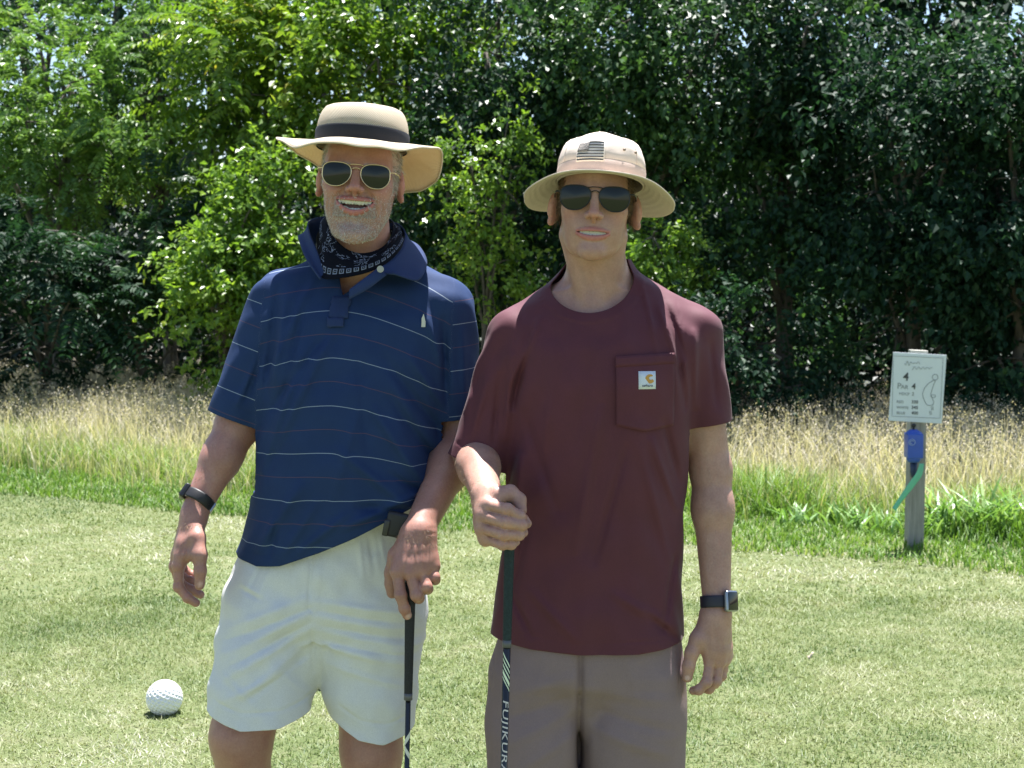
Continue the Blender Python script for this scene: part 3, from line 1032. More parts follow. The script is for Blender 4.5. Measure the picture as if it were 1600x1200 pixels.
    # ears
    for s in (-1, 1):
        R = rot(yaw=s * (27 + earout), roll=s * -8)
        ec = np.array((s * (0.0785 * w + earx), 0.018, -0.016 + earz))
        u(ec, (0.0060, 0.0175 * ear, 0.0305 * ear), k=0.006, R=R)
        rim = []
        for a in np.linspace(-2.0, 2.5, 22):
            q = np.array((s * 0.0040, 0.0160 * ear * np.sin(a), 0.0280 * ear * np.cos(a)))
            rim.append(ec + R @ q)
        S.chain(rim, [0.0034] * 22, k=0.003, fr=fr)
        u(ec + R @ np.array((s * 0.0068, -0.002, 0.003)), (0.0066, 0.0105 * ear, 0.019 * ear), k=0.003, op='s', R=R)
        u(ec + R @ np.array((s * 0.0060, -0.004, -0.008)), (0.0085, 0.0065 * ear, 0.0075 * ear), k=0.003, op='s', R=R)
        c(ec + R @ np.array((s * 0.000, -0.0145, 0.004)), ec + R @ np.array((s * 0.001, -0.013, -0.014)), 0.0035, 0.0045, k=0.005)
        u(ec + R @ np.array((s * 0.001, -0.009, -0.027)), (0.005, 0.0085, 0.0085), k=0.006, R=R)
    # teeth: the upper row, and the lower where the mouth is wide open; separate crowns
    tid = len(S.pr)
    nt = 10 if smile > 0.6 else 8
    for i in range(nt):
        a = (i - (nt - 1) / 2) * 0.0062
        yy = ym + 0.0055 + yq * a * a * 0.9
        zz = zu(a) + 0.001
        ln = 0.0080 if abs(a) < .004 else (0.0076 if abs(a) < .010 else (0.0074 if abs(a) < 0.016 else 0.0066))
        S.cap((a, yy, zz), (a, yy + 0.0004, zz - ln + 0.0022), 0.0037, 0.0034, k=0.0012, fr=fr, flat=((0, 1, 0), 0.7))
    if teeth_lo:
        for i in range(8):
            a = (i - 3.5) * 0.0054
            yy = ym + 0.0075 + yq * a * a * 0.9
            zz = mz - opn + (opn + ce) * (a / hw) ** 2 * 0.6
            S.cap((a, yy, zz - 0.002), (a, yy, zz + 0.0012), 0.0029, 0.0028, k=0.0012, fr=fr, flat=((0, 1, 0), 0.7))
    return dict(teeth=(tid, len(S.pr)), up=up, lo=lo, hw=hw, opn=opn, mz=mz, ym=ym, yq=yq, yt=yt, nz=nz, ru=ru, rlo=rlo, surf=surf, zu=zu, zl=zl)


def teeth_mask(S, rng_, V):
    m = np.zeros(len(V), bool)
    for fn, lo, hi, k, op in S.pr[rng_[0]:rng_[1]]:
        q = ((V > lo) & (V < hi)).all(1)
        if q.any():
            m[np.nonzero(q)[0]] |= fn(V[q].astype(np.float32)) < 0.0007
    return m


def mixc(col, m, c):
    m = np.clip(m, 0, 1)[:, None]
    return col * (1 - m) + np.array(c)[None] * m


def skin_colours(S, V, fr, info, skin, lip, red, beard=None, hair=None, hairline=True, seed=0, Nrm=None):
    n = len(V)
    q = fr.loc(V.astype(np.float32)).astype(float)
    r = np.random.default_rng(seed)
    col = np.tile(np.array(skin, float), (n, 1))
    mbeard = np.zeros(n); mhair = np.zeros(n)
    mott = wob(V[:, 0] + 0.7 * V[:, 1], V[:, 2], seed + 1, 45) * 0.05 + wob(V[:, 0] - V[:, 1], V[:, 2], seed + 2, 160) * 0.035
    col *= (1 + mott)[:, None]
    inhead = (np.abs(q[:, 0]) < .12) & (np.abs(q[:, 1]) < .14) & (q[:, 2] > -.16) & (q[:, 2] < .15)
    # ruddy nose, cheeks, ears; ear colour also brightened for light glowing through
    g = lambda c, s: np.exp(-((q - np.array(c)) ** 2 / np.array(s) ** 2).sum(1))
    rd = 0.55 * g((0, -.108, -.03), (.014, .02, .014)) + 0.4 * (g((.045, -.075, -.03), (.02, .03, .016)) + g((-.045, -.075, -.03), (.02, .03, .016)))
    col = mixc(col, rd * inhead, red)
    rd = smoothstep(.071, .078, np.abs(q[:, 0])) * inhead * (np.abs(q[:, 2]) < .06)
    col = mixc(col, .65 * rd, tuple(min(1, x * k) for x, k in zip(red, (1.10, 1.35, 1.4))))
    if beard is not None:
        bc, amt = beard
        fz = q[:, 2]
        jawz = smoothstep(-.030, -.055, fz - 0.55 * np.maximum(np.abs(q[:, 0]) - .03, 0)) * smoothstep(-.134, -.121, fz) * (q[:, 1] < -.004 - .5 * np.maximum(-.085 - fz, 0) * 2)
        side = smoothstep(.056, .064, np.abs(q[:, 0])) * smoothstep(.03, .0, np.abs(fz + .02) - .03) * (q[:, 1] < -.004)
        mus = g((0, -.10, -.050), (.028, .03, .0085))
        m = np.maximum(np.maximum(jawz * (q[:, 1] < 0.03), side * 0.6), mus)
        chin = g((0, -.09, -.098), (.028, .04, .022))
        m = np.clip(m * (.22 + .35 * smoothstep(-.045, -.10, fz) + .6 * mus) + 0.4 * chin * jawz, 0, 1) * inhead * (np.abs(q[:, 0]) < .070) * smoothstep(-.026, -.040, fz - .25 * np.maximum(np.abs(q[:, 0]) - .045, 0) - .02 * (np.abs(q[:, 0]) > .055))
        sp = 0.80 + 0.10 * wob(V[:, 0], V[:, 2], seed + 5, 90) + r.normal(0, 0.13, n)
        col = mixc(col, m * np.clip(sp, 0.25, 1) * amt, bc)
        mbeard = m
    if hair is not None:
        hc, ht = hair
        m = smoothstep(-.004, .012, q[:, 1] + .22 * (q[:, 2] - .03)) * smoothstep(-.075, -.05, q[:, 2] - 0.5 * np.maximum(.02 - q[:, 1], 0)) * (np.abs(q[:, 0]) < 0.078 * fr.s + .002)
        burn = smoothstep(.050, .056, np.abs(q[:, 0])) * smoothstep(-.050, -.040, q[:, 1]) * smoothstep(-.028, -.016, q[:, 2]) * (np.abs(q[:, 0]) < .074)
        m = np.maximum(np.maximum(m, burn * .8), smoothstep(.052, .064, q[:, 2])) * inhead
        sp = np.clip(0.85 + r.normal(0, .12, n), 0, 1)
        col = mixc(col, m * sp * ht, hc)
        mhair = m
        # brows
        for s in (-1, 1):
            b = np.exp(-((q[:, 2] - .019 + 0.15 * np.maximum(np.abs(q[:, 0]) - .035, 0)) / .0035) ** 2) * smoothstep(.010, .016, q[:, 0] * s) * smoothstep(.054, .044, q[:, 0] * s) * (q[:, 1] < -.05)
            col = mixc(col, b * 0.75 * inhead, hc)
    # lips: near the lip arcs
    for arc, rr in ((info['up'], info['ru']), (info['lo'], info['rlo'])):
        d = np.full(n, 1.0)
        for i in range(8):
            a, b = arc[i], arc[i + 1]
            t = np.clip(((q - a) @ (b - a)) / ((b - a) @ (b - a)), 0, 1)
            d = np.minimum(d, np.linalg.norm(q - a - t[:, None] * (b - a), axis=1) - (rr[i] + (rr[i + 1] - rr[i]) * t))
        col = mixc(col, smoothstep(.0026, .0012, d) * inhead, lip)
    lipm = np.zeros(n, bool)
    for arc, rr in ((info['up'], info['ru']), (info['lo'], info['rlo'])):
        for i in range(8):
            lipm |= np.linalg.norm(q - (arc[i] + arc[i + 1]) / 2, axis=1) < (rr[i] + rr[i + 1]) / 2 + .0030
    # inside of the mouth and the nostrils: a darker red-brown
    f = info['ym'] + info['yq'] * q[:, 0] ** 2
    mouth = (np.abs(q[:, 0]) < info['hw']) & (q[:, 1] > f + .0022) & (q[:, 1] < f + .02) & (q[:, 2] < info['zu'](q[:, 0]) + .0006) & (q[:, 2] > info['zl'](q[:, 0]) - .0006)
    col = mixc(col, mouth * inhead * 1.0, (0.10, 0.03, 0.025))
    for s in (-1, 1):
        col = mixc(col, np.exp(-((q - np.array((s * .0066, info['yt'] + .004, -.0358 + info['nz']))) ** 2).sum(1) / .0030 ** 2) * 0.8, (0.12, 0.05, 0.04))
    t = teeth_mask(S, info['teeth'], V) & inhead
    col[t] = np.array((0.60, 0.57, 0.51))
    lipz = lipm | mouth | t
    return np.clip(col, 0, 1), t.astype(float), mbeard * ~lipz, mhair


def skin_mat(name, rough=0.46, sss=0.22):
    N = NT(name)
    c = N.attr('col', 'Color')
    f = N.noise(260.0, None, 3, 0.6)
    f2 = N.noise(38.0, None, 4, 0.6)
    c2 = N.mix(1.0, c, N.ramp(f, [(0.3, (0.90, 0.86, 0.85)), (0.7, (1.06, 1.05, 1.05))]), 'MULTIPLY')
    c3 = N.mix(1.0, c2, N.ramp(f2, [(0.3, (0.94, 0.88, 0.87)), (0.7, (1.04, 1.05, 1.05))]), 'MULTIPLY')
    t = N.attr('teeth')
    N.p(color=N.mix(t, c3, c), rough=N.mix(t, (rough,) * 3, (0.15,) * 3), spec=0.42, sss=sss)
    N.b.inputs['Subsurface Radius'].default_value = (1.0, 0.35, 0.2)
    N.b.inputs['Subsurface Scale'].default_value = 0.009
    N.p(normal=N.bump(N.noise(420.0, None, 2, 0.6), 0.25, 0.0006))
    return N.m


def finger(S, pts, r0, r1, k=0.004):
    n = len(pts)
    rr = np.linspace(r0, r1, n)
    S.chain(pts, rr, k=k)
    for i in range(1, n - 1):       # knuckles a touch thicker
        S.ell(pts[i], (rr[i] * 1.06,) * 3, k=0.004)


def strands(name, V, Nv, w, n, length, lay, cols, parent, seed, width=.0005, z=None):
    """short hairs rooted in the skin where w is high, leaning along lay"""
    r = np.random.default_rng(seed)
    pr = np.clip(w, 0, 1) ** 1.3
    if pr.sum() < 1: return None
    i = r.choice(len(V), n, p=pr / pr.sum())
    P = V[i] + r.normal(0, .0007, (n, 3))
    d = unit(Nv[i] * .55 + np.array(lay)[None] + r.normal(0, .35, (n, 3)))
    s = unit(np.cross(d, r.normal(0, 1, (n, 3)))) * width
    L = length * r.uniform(.5, 1.2, n)[:, None]
    T = np.stack([P - s, P + s, P + d * L], 1).reshape(-1, 3)
    t = np.repeat(r.random(n), 3)
    N = NT(name + ' strands')
    N.p(color=N.ramp(N.attr('tone'), [(0.0, cols[0]), (1.0, cols[1])]), rough=.5, spec=.3)
    return link(name, np_mesh(name, T, np.arange(len(T)).reshape(-1, 3), False, {'tone': t}, N.m), parent)


# ------------------------------------------------------------------ cloth helpers
def clip(V, F, g):
    """cut a mesh along g = 0 and keep g > 0; returns V, list of faces, and a map to carry attributes"""
    me = np_mesh('tmp', V, F)
    bm = bmesh.new(); bm.from_mesh(me); bpy.data.meshes.remove(me)
    L = [bm.verts.layers.float.new(n) for n in 'xyz']
    for v, gv in zip(bm.verts, g):
        c = v.co
        v[L[0]], v[L[1]], v[L[2]] = c.x, c.y, c.z
        c.z = gv
    bmesh.ops.bisect_plane(bm, geom=list(bm.verts) + list(bm.edges) + list(bm.faces), dist=1e-7, plane_co=(0, 0, 0), plane_no=(0, 0, 1), clear_inner=True)
    V2 = np.array([(v[L[0]], v[L[1]], v[L[2]]) for v in bm.verts], np.float32)
    bm.verts.index_update()
    q = {}
    for f in bm.faces:
        q.setdefault(len(f.verts), []).append([v.index for v in f.verts])
    bm.free()
    return V2, [np.array(x) for x in q.values()]


def cloth_obj(name, V, F, parent, mat, attrs=None, thick=0.0025):
    o = link(name, np_mesh(name, V, F, True, attrs, mat), parent)
    m = o.modifiers.new('thickness', 'SOLIDIFY')
    m.thickness = thick; m.offset = -1.0; m.use_rim = True
    return o


def strip(name, top, bot, parent, mat, rows=8, bulge=0.0, cols=48, thick=0.002, closed=False, wrinkle=0.0, seed=0, attrs=True):
    """a cloth strip between two lines in space (each a list of points), bulged outward in the middle"""
    def res(P):
        P = np.array(P, float)
        if closed: P = np.vstack([P, P[:1]])
        # smooth the polyline (Catmull-Rom)
        out = []
        n = len(P)
        for i in range(n - 1):
            p0 = P[(i - 1) % (n - 1)] if closed else P[max(i - 1, 0)]
            p3 = P[(i + 2) % (n - 1)] if closed else P[min(i + 2, n - 1)]
            p1, p2 = P[i], P[i + 1]
            for t in np.linspace(0, 1, 12, endpoint=False):
                out.append(0.5 * ((2 * p1) + (-p0 + p2) * t + (2 * p0 - 5 * p1 + 4 * p2 - p3) * t * t + (-p0 + 3 * p1 - 3 * p2 + p3) * t ** 3))
        out.append(P[-1])
        out = np.array(out)
        s = np.concatenate([[0], np.cumsum(np.linalg.norm(np.diff(out, axis=0), axis=1))])
        return np.stack([np.interp(np.linspace(0, s[-1], cols + (1 if closed else 0)), s, out[:, k]) for k in range(3)], -1)[:cols]
    T, B_ = res(top), res(bot)
    v = np.linspace(0, 1, rows)[:, None, None]
    G = T[None] * (1 - v) + B_[None] * v
    if bulge:
        dn = np.cross(np.roll(T, -1, 0) - T, B_ - T)
        if not closed: dn[-1] = dn[-2]
        dn /= np.linalg.norm(dn, axis=1)[:, None] + 1e-9
        G = G + dn[None] * (np.sin(np.pi * v) * bulge)
    if wrinkle:
        i = np.arange(cols)[None, :]; j = np.linspace(0, 1, rows)[:, None]
        dn = np.cross(np.roll(T, -1, 0) - T, B_ - T); dn[-1] = dn[-2]
        dn /= np.linalg.norm(dn, axis=1)[:, None] + 1e-9
        w = wrinkle * (wob(i * 0.16, j * 6.0, seed, 1.0) * 0.6 + wob(i * 0.05, j * 13.0, seed + 1, 1.0) * 0.6)
        G = G + dn[None] * w[..., None]
    V = G.reshape(-1, 3)
    i = np.arange(rows - 1)[:, None]; j = np.arange(cols if closed else cols - 1)[None]
    j2 = (j + 1) % cols
    F = np.stack([i * cols + j, i * cols + j2, (i + 1) * cols + j2, (i + 1) * cols + j], -1).reshape(-1, 4)
    at = None
    if attrs:
        uu = np.broadcast_to(np.arange(cols)[None] / cols, (rows, cols)); vv = np.broadcast_to(np.linspace(0, 1, rows)[:, None], (rows, cols))
        at = {'u': uu.ravel(), 'v': vv.ravel()}
    return cloth_obj(name, V, F, parent, mat, at, thick)


def weave(N, scale=1400.0):
    w1 = N.n('TexWave', wave_type='BANDS', bands_direction='X'); w1.inputs['Scale'].default_value = scale
    w2 = N.n('TexWave', wave_type='BANDS', bands_direction='Z'); w2.inputs['Scale'].default_value = scale
    o = N.obj()
    N.t.links.new(o, w1.inputs[0]); N.t.links.new(o, w2.inputs[0])
    return N.math('ADD', w1.outputs['Fac'], w2.outputs['Fac'])


def cloth_mat(name, color, rough=0.85, var=0.12, sheen=0.0, wscale=500.0, wr=14.0, wrs=0.25, wrd=0.006):
    N = NT(name)
    f = N.noise(22.0, None, 4); f2 = N.noise(900.0, None, 2)
    c = N.mix(f, tuple(x * (1 - var) for x in color), tuple(min(1, x * (1 + var)) for x in color))
    c = N.mix(1.0, c, N.ramp(f2, [(0.3, (0.86, 0.86, 0.86)), (0.7, (1.1, 1.1, 1.1))]), 'MULTIPLY')
    N.p(color=c, rough=rough, spec=0.35, sheen=sheen)
    b1 = N.bump(N.noise(wr, None, 3, 0.5), wrs, wrd)
    N.p(normal=N.bump(N.noise(wscale, None, 2), 0.3, 0.0008, b1))
    return N.m, N, c


# ------------------------------------------------------------------ things people wear
def sunglasses(parent, fr, rim_col, y, cx, hw, hh, dz, rim_r=.0011, rim_metal=.9):
    o = lambda p: fr.out(np.asarray(p, float)).astype(float)
    th = np.linspace(0, 2 * np.pi, 40, endpoint=False)
    x = np.cos(th); z = np.sin(th)
    # aviator outline for the side away from the nose at +x: broad above, drooping outward below
    dn = np.where(z < 0, -z, 0)
    ox = hw * (np.sign(x) * np.abs(x) ** .78) * (1 - .16 * dn ** 2) + hw * .10 * dn
    oz = hh * np.where(z > 0, .84 * np.abs(z) ** .62, -1.12 * np.abs(z) ** .92) + hh * .06
    oz = oz - hh * .10 * np.where(x < 0, -x, 0) * np.where(z > 0, .3, .0)
    frame_m = plain('sunglass metal', rim_col, .25, rim_metal)
    L = NT('dark lens')
    L.p(color=(.010, .012, .010), rough=.04, spec=.35)
    rims = []
    root = None
    for s in (-1, 1):
        X = s * (cx + ox); Z = dz + oz
        Yv = y + 0.9 * (np.abs(X) - .01) ** 2 * 2.2
        ring = np.stack([X, Yv, Z], -1)
        V, F, T = tube(o(ring), rim_r, 6, False, True)
        if root is None:
            root = link('sunglasses', np_mesh('sunglasses', V, F, True, None, frame_m), parent)
        else:
            link('rim', np_mesh('rim', V, F, True, None, frame_m), root)
        rows = [ring * 1.0]
        cen = ring.mean(0)
        vs, fs = [], []
        n = len(ring)
        for i, k in enumerate((1.0, .75, .5, .25)):
            p = cen + (ring - cen) * k
            p[:, 1] = y + 0.9 * (np.abs(p[:, 0]) - .01) ** 2 * 2.2 - .0030 * (1 - k * k)
            vs.append(o(p))
        c1 = cen.copy(); c1[1] = y + 0.9 * (abs(cen[0]) - .01) ** 2 * 2.2 - .0030
        V = np.vstack(vs + [o(c1)[None]])
        j = np.arange(n); j2 = (j + 1) % n
        Fq = np.vstack([np.stack([i * n + j, i * n + j2, (i + 1) * n + j2, (i + 1) * n + j], -1) for i in range(3)])
        Ft = np.stack([3 * n + j, 3 * n + j2, np.full(n, 4 * n)], -1)
        link('lens', np_mesh('lens', V, [Fq, Ft], True, None, L.m), root)
        # temple back over the ear
        xo = s * (cx + hw * 1.02); yo = y + 0.9 * (abs(xo) - .01) ** 2 * 2.2
        tp = [(xo, yo, dz + hh * .35), (s * (abs(xo) + .007), yo + .006, dz + hh * .38), (s * .0765, yo + .03, dz + hh * .3), (s * .078, -.01, dz + .004), (s * .078, .02, dz)]
        link('temple', tube_mesh('temple', o(np.array(tp)), [.0013, .0018, .0016, .0016, .0014], 6, frame_m), root)
    i0 = cx - hw
    for zz, up in ((dz + hh * .74, .0015), (dz + hh * .38, .0030)):
        xe = i0 + (hw * .22 if zz > dz + hh * .5 else hw * .01)
        b = [(-xe, y + .001, zz), (-xe * .4, y - .002, zz + up), (xe * .4, y - .002, zz + up), (xe, y + .001, zz)]
        link('bridge', tube_mesh('bridge', o(np.array(b)), rim_r * .95, 6, frame_m), root)
    return root


def watch(parent, c, axis, out, ru, rv, width, col, face=True):
    """a strap round the wrist and a case on the side OUT"""
    a = unit(np.array(axis, float))
    n = np.array(out, float); n = unit(n - a * (n @ a)); b = np.cross(a, n)
    th = np.linspace(0, 2 * np.pi, 48, endpoint=False)
    prof = [(-.5, 0.0), (-.5, .0025), (-.35, .0032), (.35, .0032), (.5, .0025), (.5, 0.0)]
    V = []
    for t in th:
        for u_, h in prof:
            r1, r2 = rv + h, ru + h
            V.append(c + a * u_ * width + n * r1 * math.cos(t) + b * r2 * math.sin(t))
    m = len(prof)
    i = np.arange(48)[:, None]; j = np.arange(m - 1)[None]
    F = np.stack([i * m + j, i * m + j + 1, ((i + 1) % 48) * m + j + 1, ((i + 1) % 48) * m + j], -1).reshape(-1, 4)
    sm = plain('watch strap', col, .55, var=.2, bump=.2, bscale=900)
    w = link('wristwatch', np_mesh('wristwatch', np.array(V), F, True, None, sm), parent)
    R = Matrix((Vector(b), Vector(a), Vector(n))).transposed()
    if face:
        al = plain('watch case aluminium', (.30, .32, .36), .32, .9)
        link('case', bm_mesh('case', box_bm(c + n * (rv + .0055), (.034, .040, .0105), R), al, True, .0042, 3), w)
        gl = NT('watch glass'); gl.p(color=(.004, .006, .008), rough=.05, spec=.6)
        link('screen', bm_mesh('screen', box_bm(c + n * (rv + .0108), (.0290, .0345, .0030), R), gl.m, True, .0012, 2), w)
        link('crown_dial', tube_mesh('crown_dial', [c + n * (rv + .0055) + b * .0165 + a * .008, c + n * (rv + .0055) + b * .0195 + a * .008], .0034, 12, al), w)
    else:
        bk = plain('watch case resin', (.014, .014, .017), .3)
        link('case', bm_mesh('case', box_bm(c + n * (rv + .0045), (.032, .030, .010), R), bk, True, .0035, 3), w)
        pts = c + n * (rv + .0098)
        link('bezel', bm_mesh('bezel', box_bm(pts, (.025, .023, .0022), R), plain('watch bezel', (.05, .05, .055), .25, .6), True, .001, 2), w)
        pl = plain('watch metal', (.35, .35, .36), .3, 1.0)
        link('buckle', bm_mesh('buckle', box_bm(c - n * (rv + .004), (.020, .020, .004), R), pl, True, .001, 2), w)
    return w


def hat_grid(prof, nphi, fn):
    """rows x nphi grid of points from fn(row parameter, phi)"""
    ph = np.linspace(0, 2 * np.pi, nphi, endpoint=False)
    V = np.array([[fn(p, f) for f in ph] for p in prof])
    r, n = V.shape[:2]
    i = np.arange(r - 1)[:, None]; j = np.arange(n)[None]
    F = np.stack([i * n + j, i * n + (j + 1) % n, (i + 1) * n + (j + 1) % n, (i + 1) * n + j], -1).reshape(-1, 4)
    return V.reshape(-1, 3), F, r, n


def straw_mat():
    N = NT('woven straw')
    u, v = N.attr('u'), N.attr('v')
    w1 = N.math('SINE', N.math('MULTIPLY', u, 2 * math.pi * 140)); w2 = N.math('SINE', N.math('MULTIPLY', v, 2 * math.pi * 140))
    wv = N.math('MULTIPLY', w1, w2)
    f = N.noise(60.0, None, 3)
    c = N.mix(f, (.72, .63, .48), (.82, .74, .61))
    c = N.mix(N.math('MULTIPLY_ADD', wv, .5, .5), N.mix(1.0, c, (.66, .61, .54), 'MULTIPLY'), c)
    N.p(color=c, rough=.7, spec=.25, normal=N.bump(wv, .6, .0015))
    tr = N.n('BsdfTranslucent'); N.set(tr.inputs[0], N.mix(1.0, c, (1.0, .86, .64), 'MULTIPLY'))
    mx = N.n('MixShader'); mx.inputs[0].default_value = .26
    N.t.links.new(N.b.outputs[0], mx.inputs[1]); N.t.links.new(tr.outputs[0], mx.inputs[2]); N.t.links.new(mx.outputs[0], N.o.inputs['Surface'])
    return N.m


def straw_hat(parent, W):
    c = W(565, 232, -.018)
    fr = Frame(c, rot(pitch=-4, roll=3.8), 1.0)
    mat = straw_mat()
    ax, ay = .0885, .106
    # crown, closed top with a shallow crease
    prof = [(0, 1.0), (.018, 1.0), (.032, 1.005), (.046, .985), (.058, .95), (.068, .90), (.0755, .835), (.0795, .74), (.0795, .60), (.0755, .42), (.072, .22), (.071, .02)]

    def cf(p, f):
        z, s = p
        b = 1 + .015 * math.cos(2 * f + .6) + .01 * math.sin(3 * f)
        x = ax * s * math.cos(f) * b; y = ay * s * math.sin(f) * b
        pinch = .010 * math.exp(-((f - 5.3) / .35) ** 2) + .010 * math.exp(-((f - 4.1) / .35) ** 2)
        k = max(0, min(1, (z - .045) / .04)) * pinch * 3
        return fr.out((x * (1 - k), y * (1 - k), z + .004 * math.sin(f) * (z / .09)))
    V, F, r, n = hat_grid(prof, 72, cf)
    arc = np.concatenate([[0], np.cumsum([math.hypot(prof[i + 1][0] - prof[i][0], (prof[i + 1][1] - prof[i][1]) * .09) for i in range(len(prof) - 1)])])
    u = np.tile(np.arange(n) / n, r); v = np.repeat(arc, n) / .6
    cap = np.vstack([V, V[-n:].mean(0)[None]])
    Ft = np.stack([np.arange((r - 1) * n, r * n), (r - 1) * n + (np.arange(n) + 1) % n, np.full(n, r * n)], -1)
    hat = cloth_obj('straw_hat', cap, [F, Ft], parent, mat, {'u': np.append(u, 0), 'v': np.append(v, .3)}, .0022)
    # brim: heights of the wavy edge by direction (0 right, 90 back, 180 left, 270 front)
    deg = np.array([0, 20, 45, 70, 95, 120, 140, 160, 180, 200, 220, 236, 250, 262, 276, 292, 308, 324, 342, 360])
    hz = np.array([-.008, -.038, -.062, -.066, -.054, -.034, -.012, .008, .014, -.004, -.022, -.021, -.012, -.014, -.023, -.023, -.013, -.003, .003, -.008])
    ro = np.array([.158, .156, .152, .150, .150, .152, .156, .163, .166, .160, .152, .150, .150, .152, .154, .154, .155, .157, .160, .158])
    t = np.linspace(0, 1, 12)

    def bf(tt, f):
        d = math.degrees(f)
        w = np.interp([d - 6, d - 3, d, d + 3, d + 6], np.concatenate([deg - 360, deg[1:], deg[1:] + 360]), np.concatenate([hz, hz[1:], hz[1:]])).mean()
        R = np.interp(d, deg, ro)
        r0 = 1 / math.sqrt((math.cos(f) / ax) ** 2 + (math.sin(f) / ay) ** 2)
        Ry = R + (ay - ax) * .6 * abs(math.sin(f))
        rr = r0 + (Ry - r0) * tt
        z = w * tt ** 1.35 + .003 * math.sin(math.pi * tt) + (.0022 * math.sin(5 * f + 2) + .0016 * math.sin(9 * f + 1) + .0010 * math.sin(14 * f)) * tt ** 1.5
        return fr.out((rr * math.cos(f), rr * math.sin(f), z))
    V, F, r, n = hat_grid(t, 144, bf)
    u = np.tile(np.arange(n) / n * 1.6, r); v = np.repeat(t * .075 / .6, n)
    cloth_obj('brim', V, F, hat, mat, {'u': u, 'v': v}, .0022)
    rim = V[-n:] ; link('brim_edge', tube_mesh('brim_edge', rim, .0021, 6, mat, False, True), hat)
    # ribbon
    ribbon = plain('black hat ribbon', (.007, .007, .012), .75, var=.4, vscale=60, bump=.3, bscale=300)
    bandp = [(.001, 1.022), (.004, 1.030), (.016, 1.030), (.029, 1.030), (.032, 1.018)]
    V, F, r, n = hat_grid(bandp, 72, lambda p, f: cf((p[0], p[1]), f))
    link('hat_band', np_mesh('hat_band', V, F, True, None, ribbon), hat)
    sw = NT('sweat band'); sw.p(color=(.02, .018, .02), rough=.8)
    V, F, r, n = hat_grid([(-.003, .985), (.02, .985)], 72, lambda p, f: cf((p[0], p[1]), f))
    link('sweat_band', np_mesh('sweat_band', V, F, True, None, sw.m), hat)
    return hat


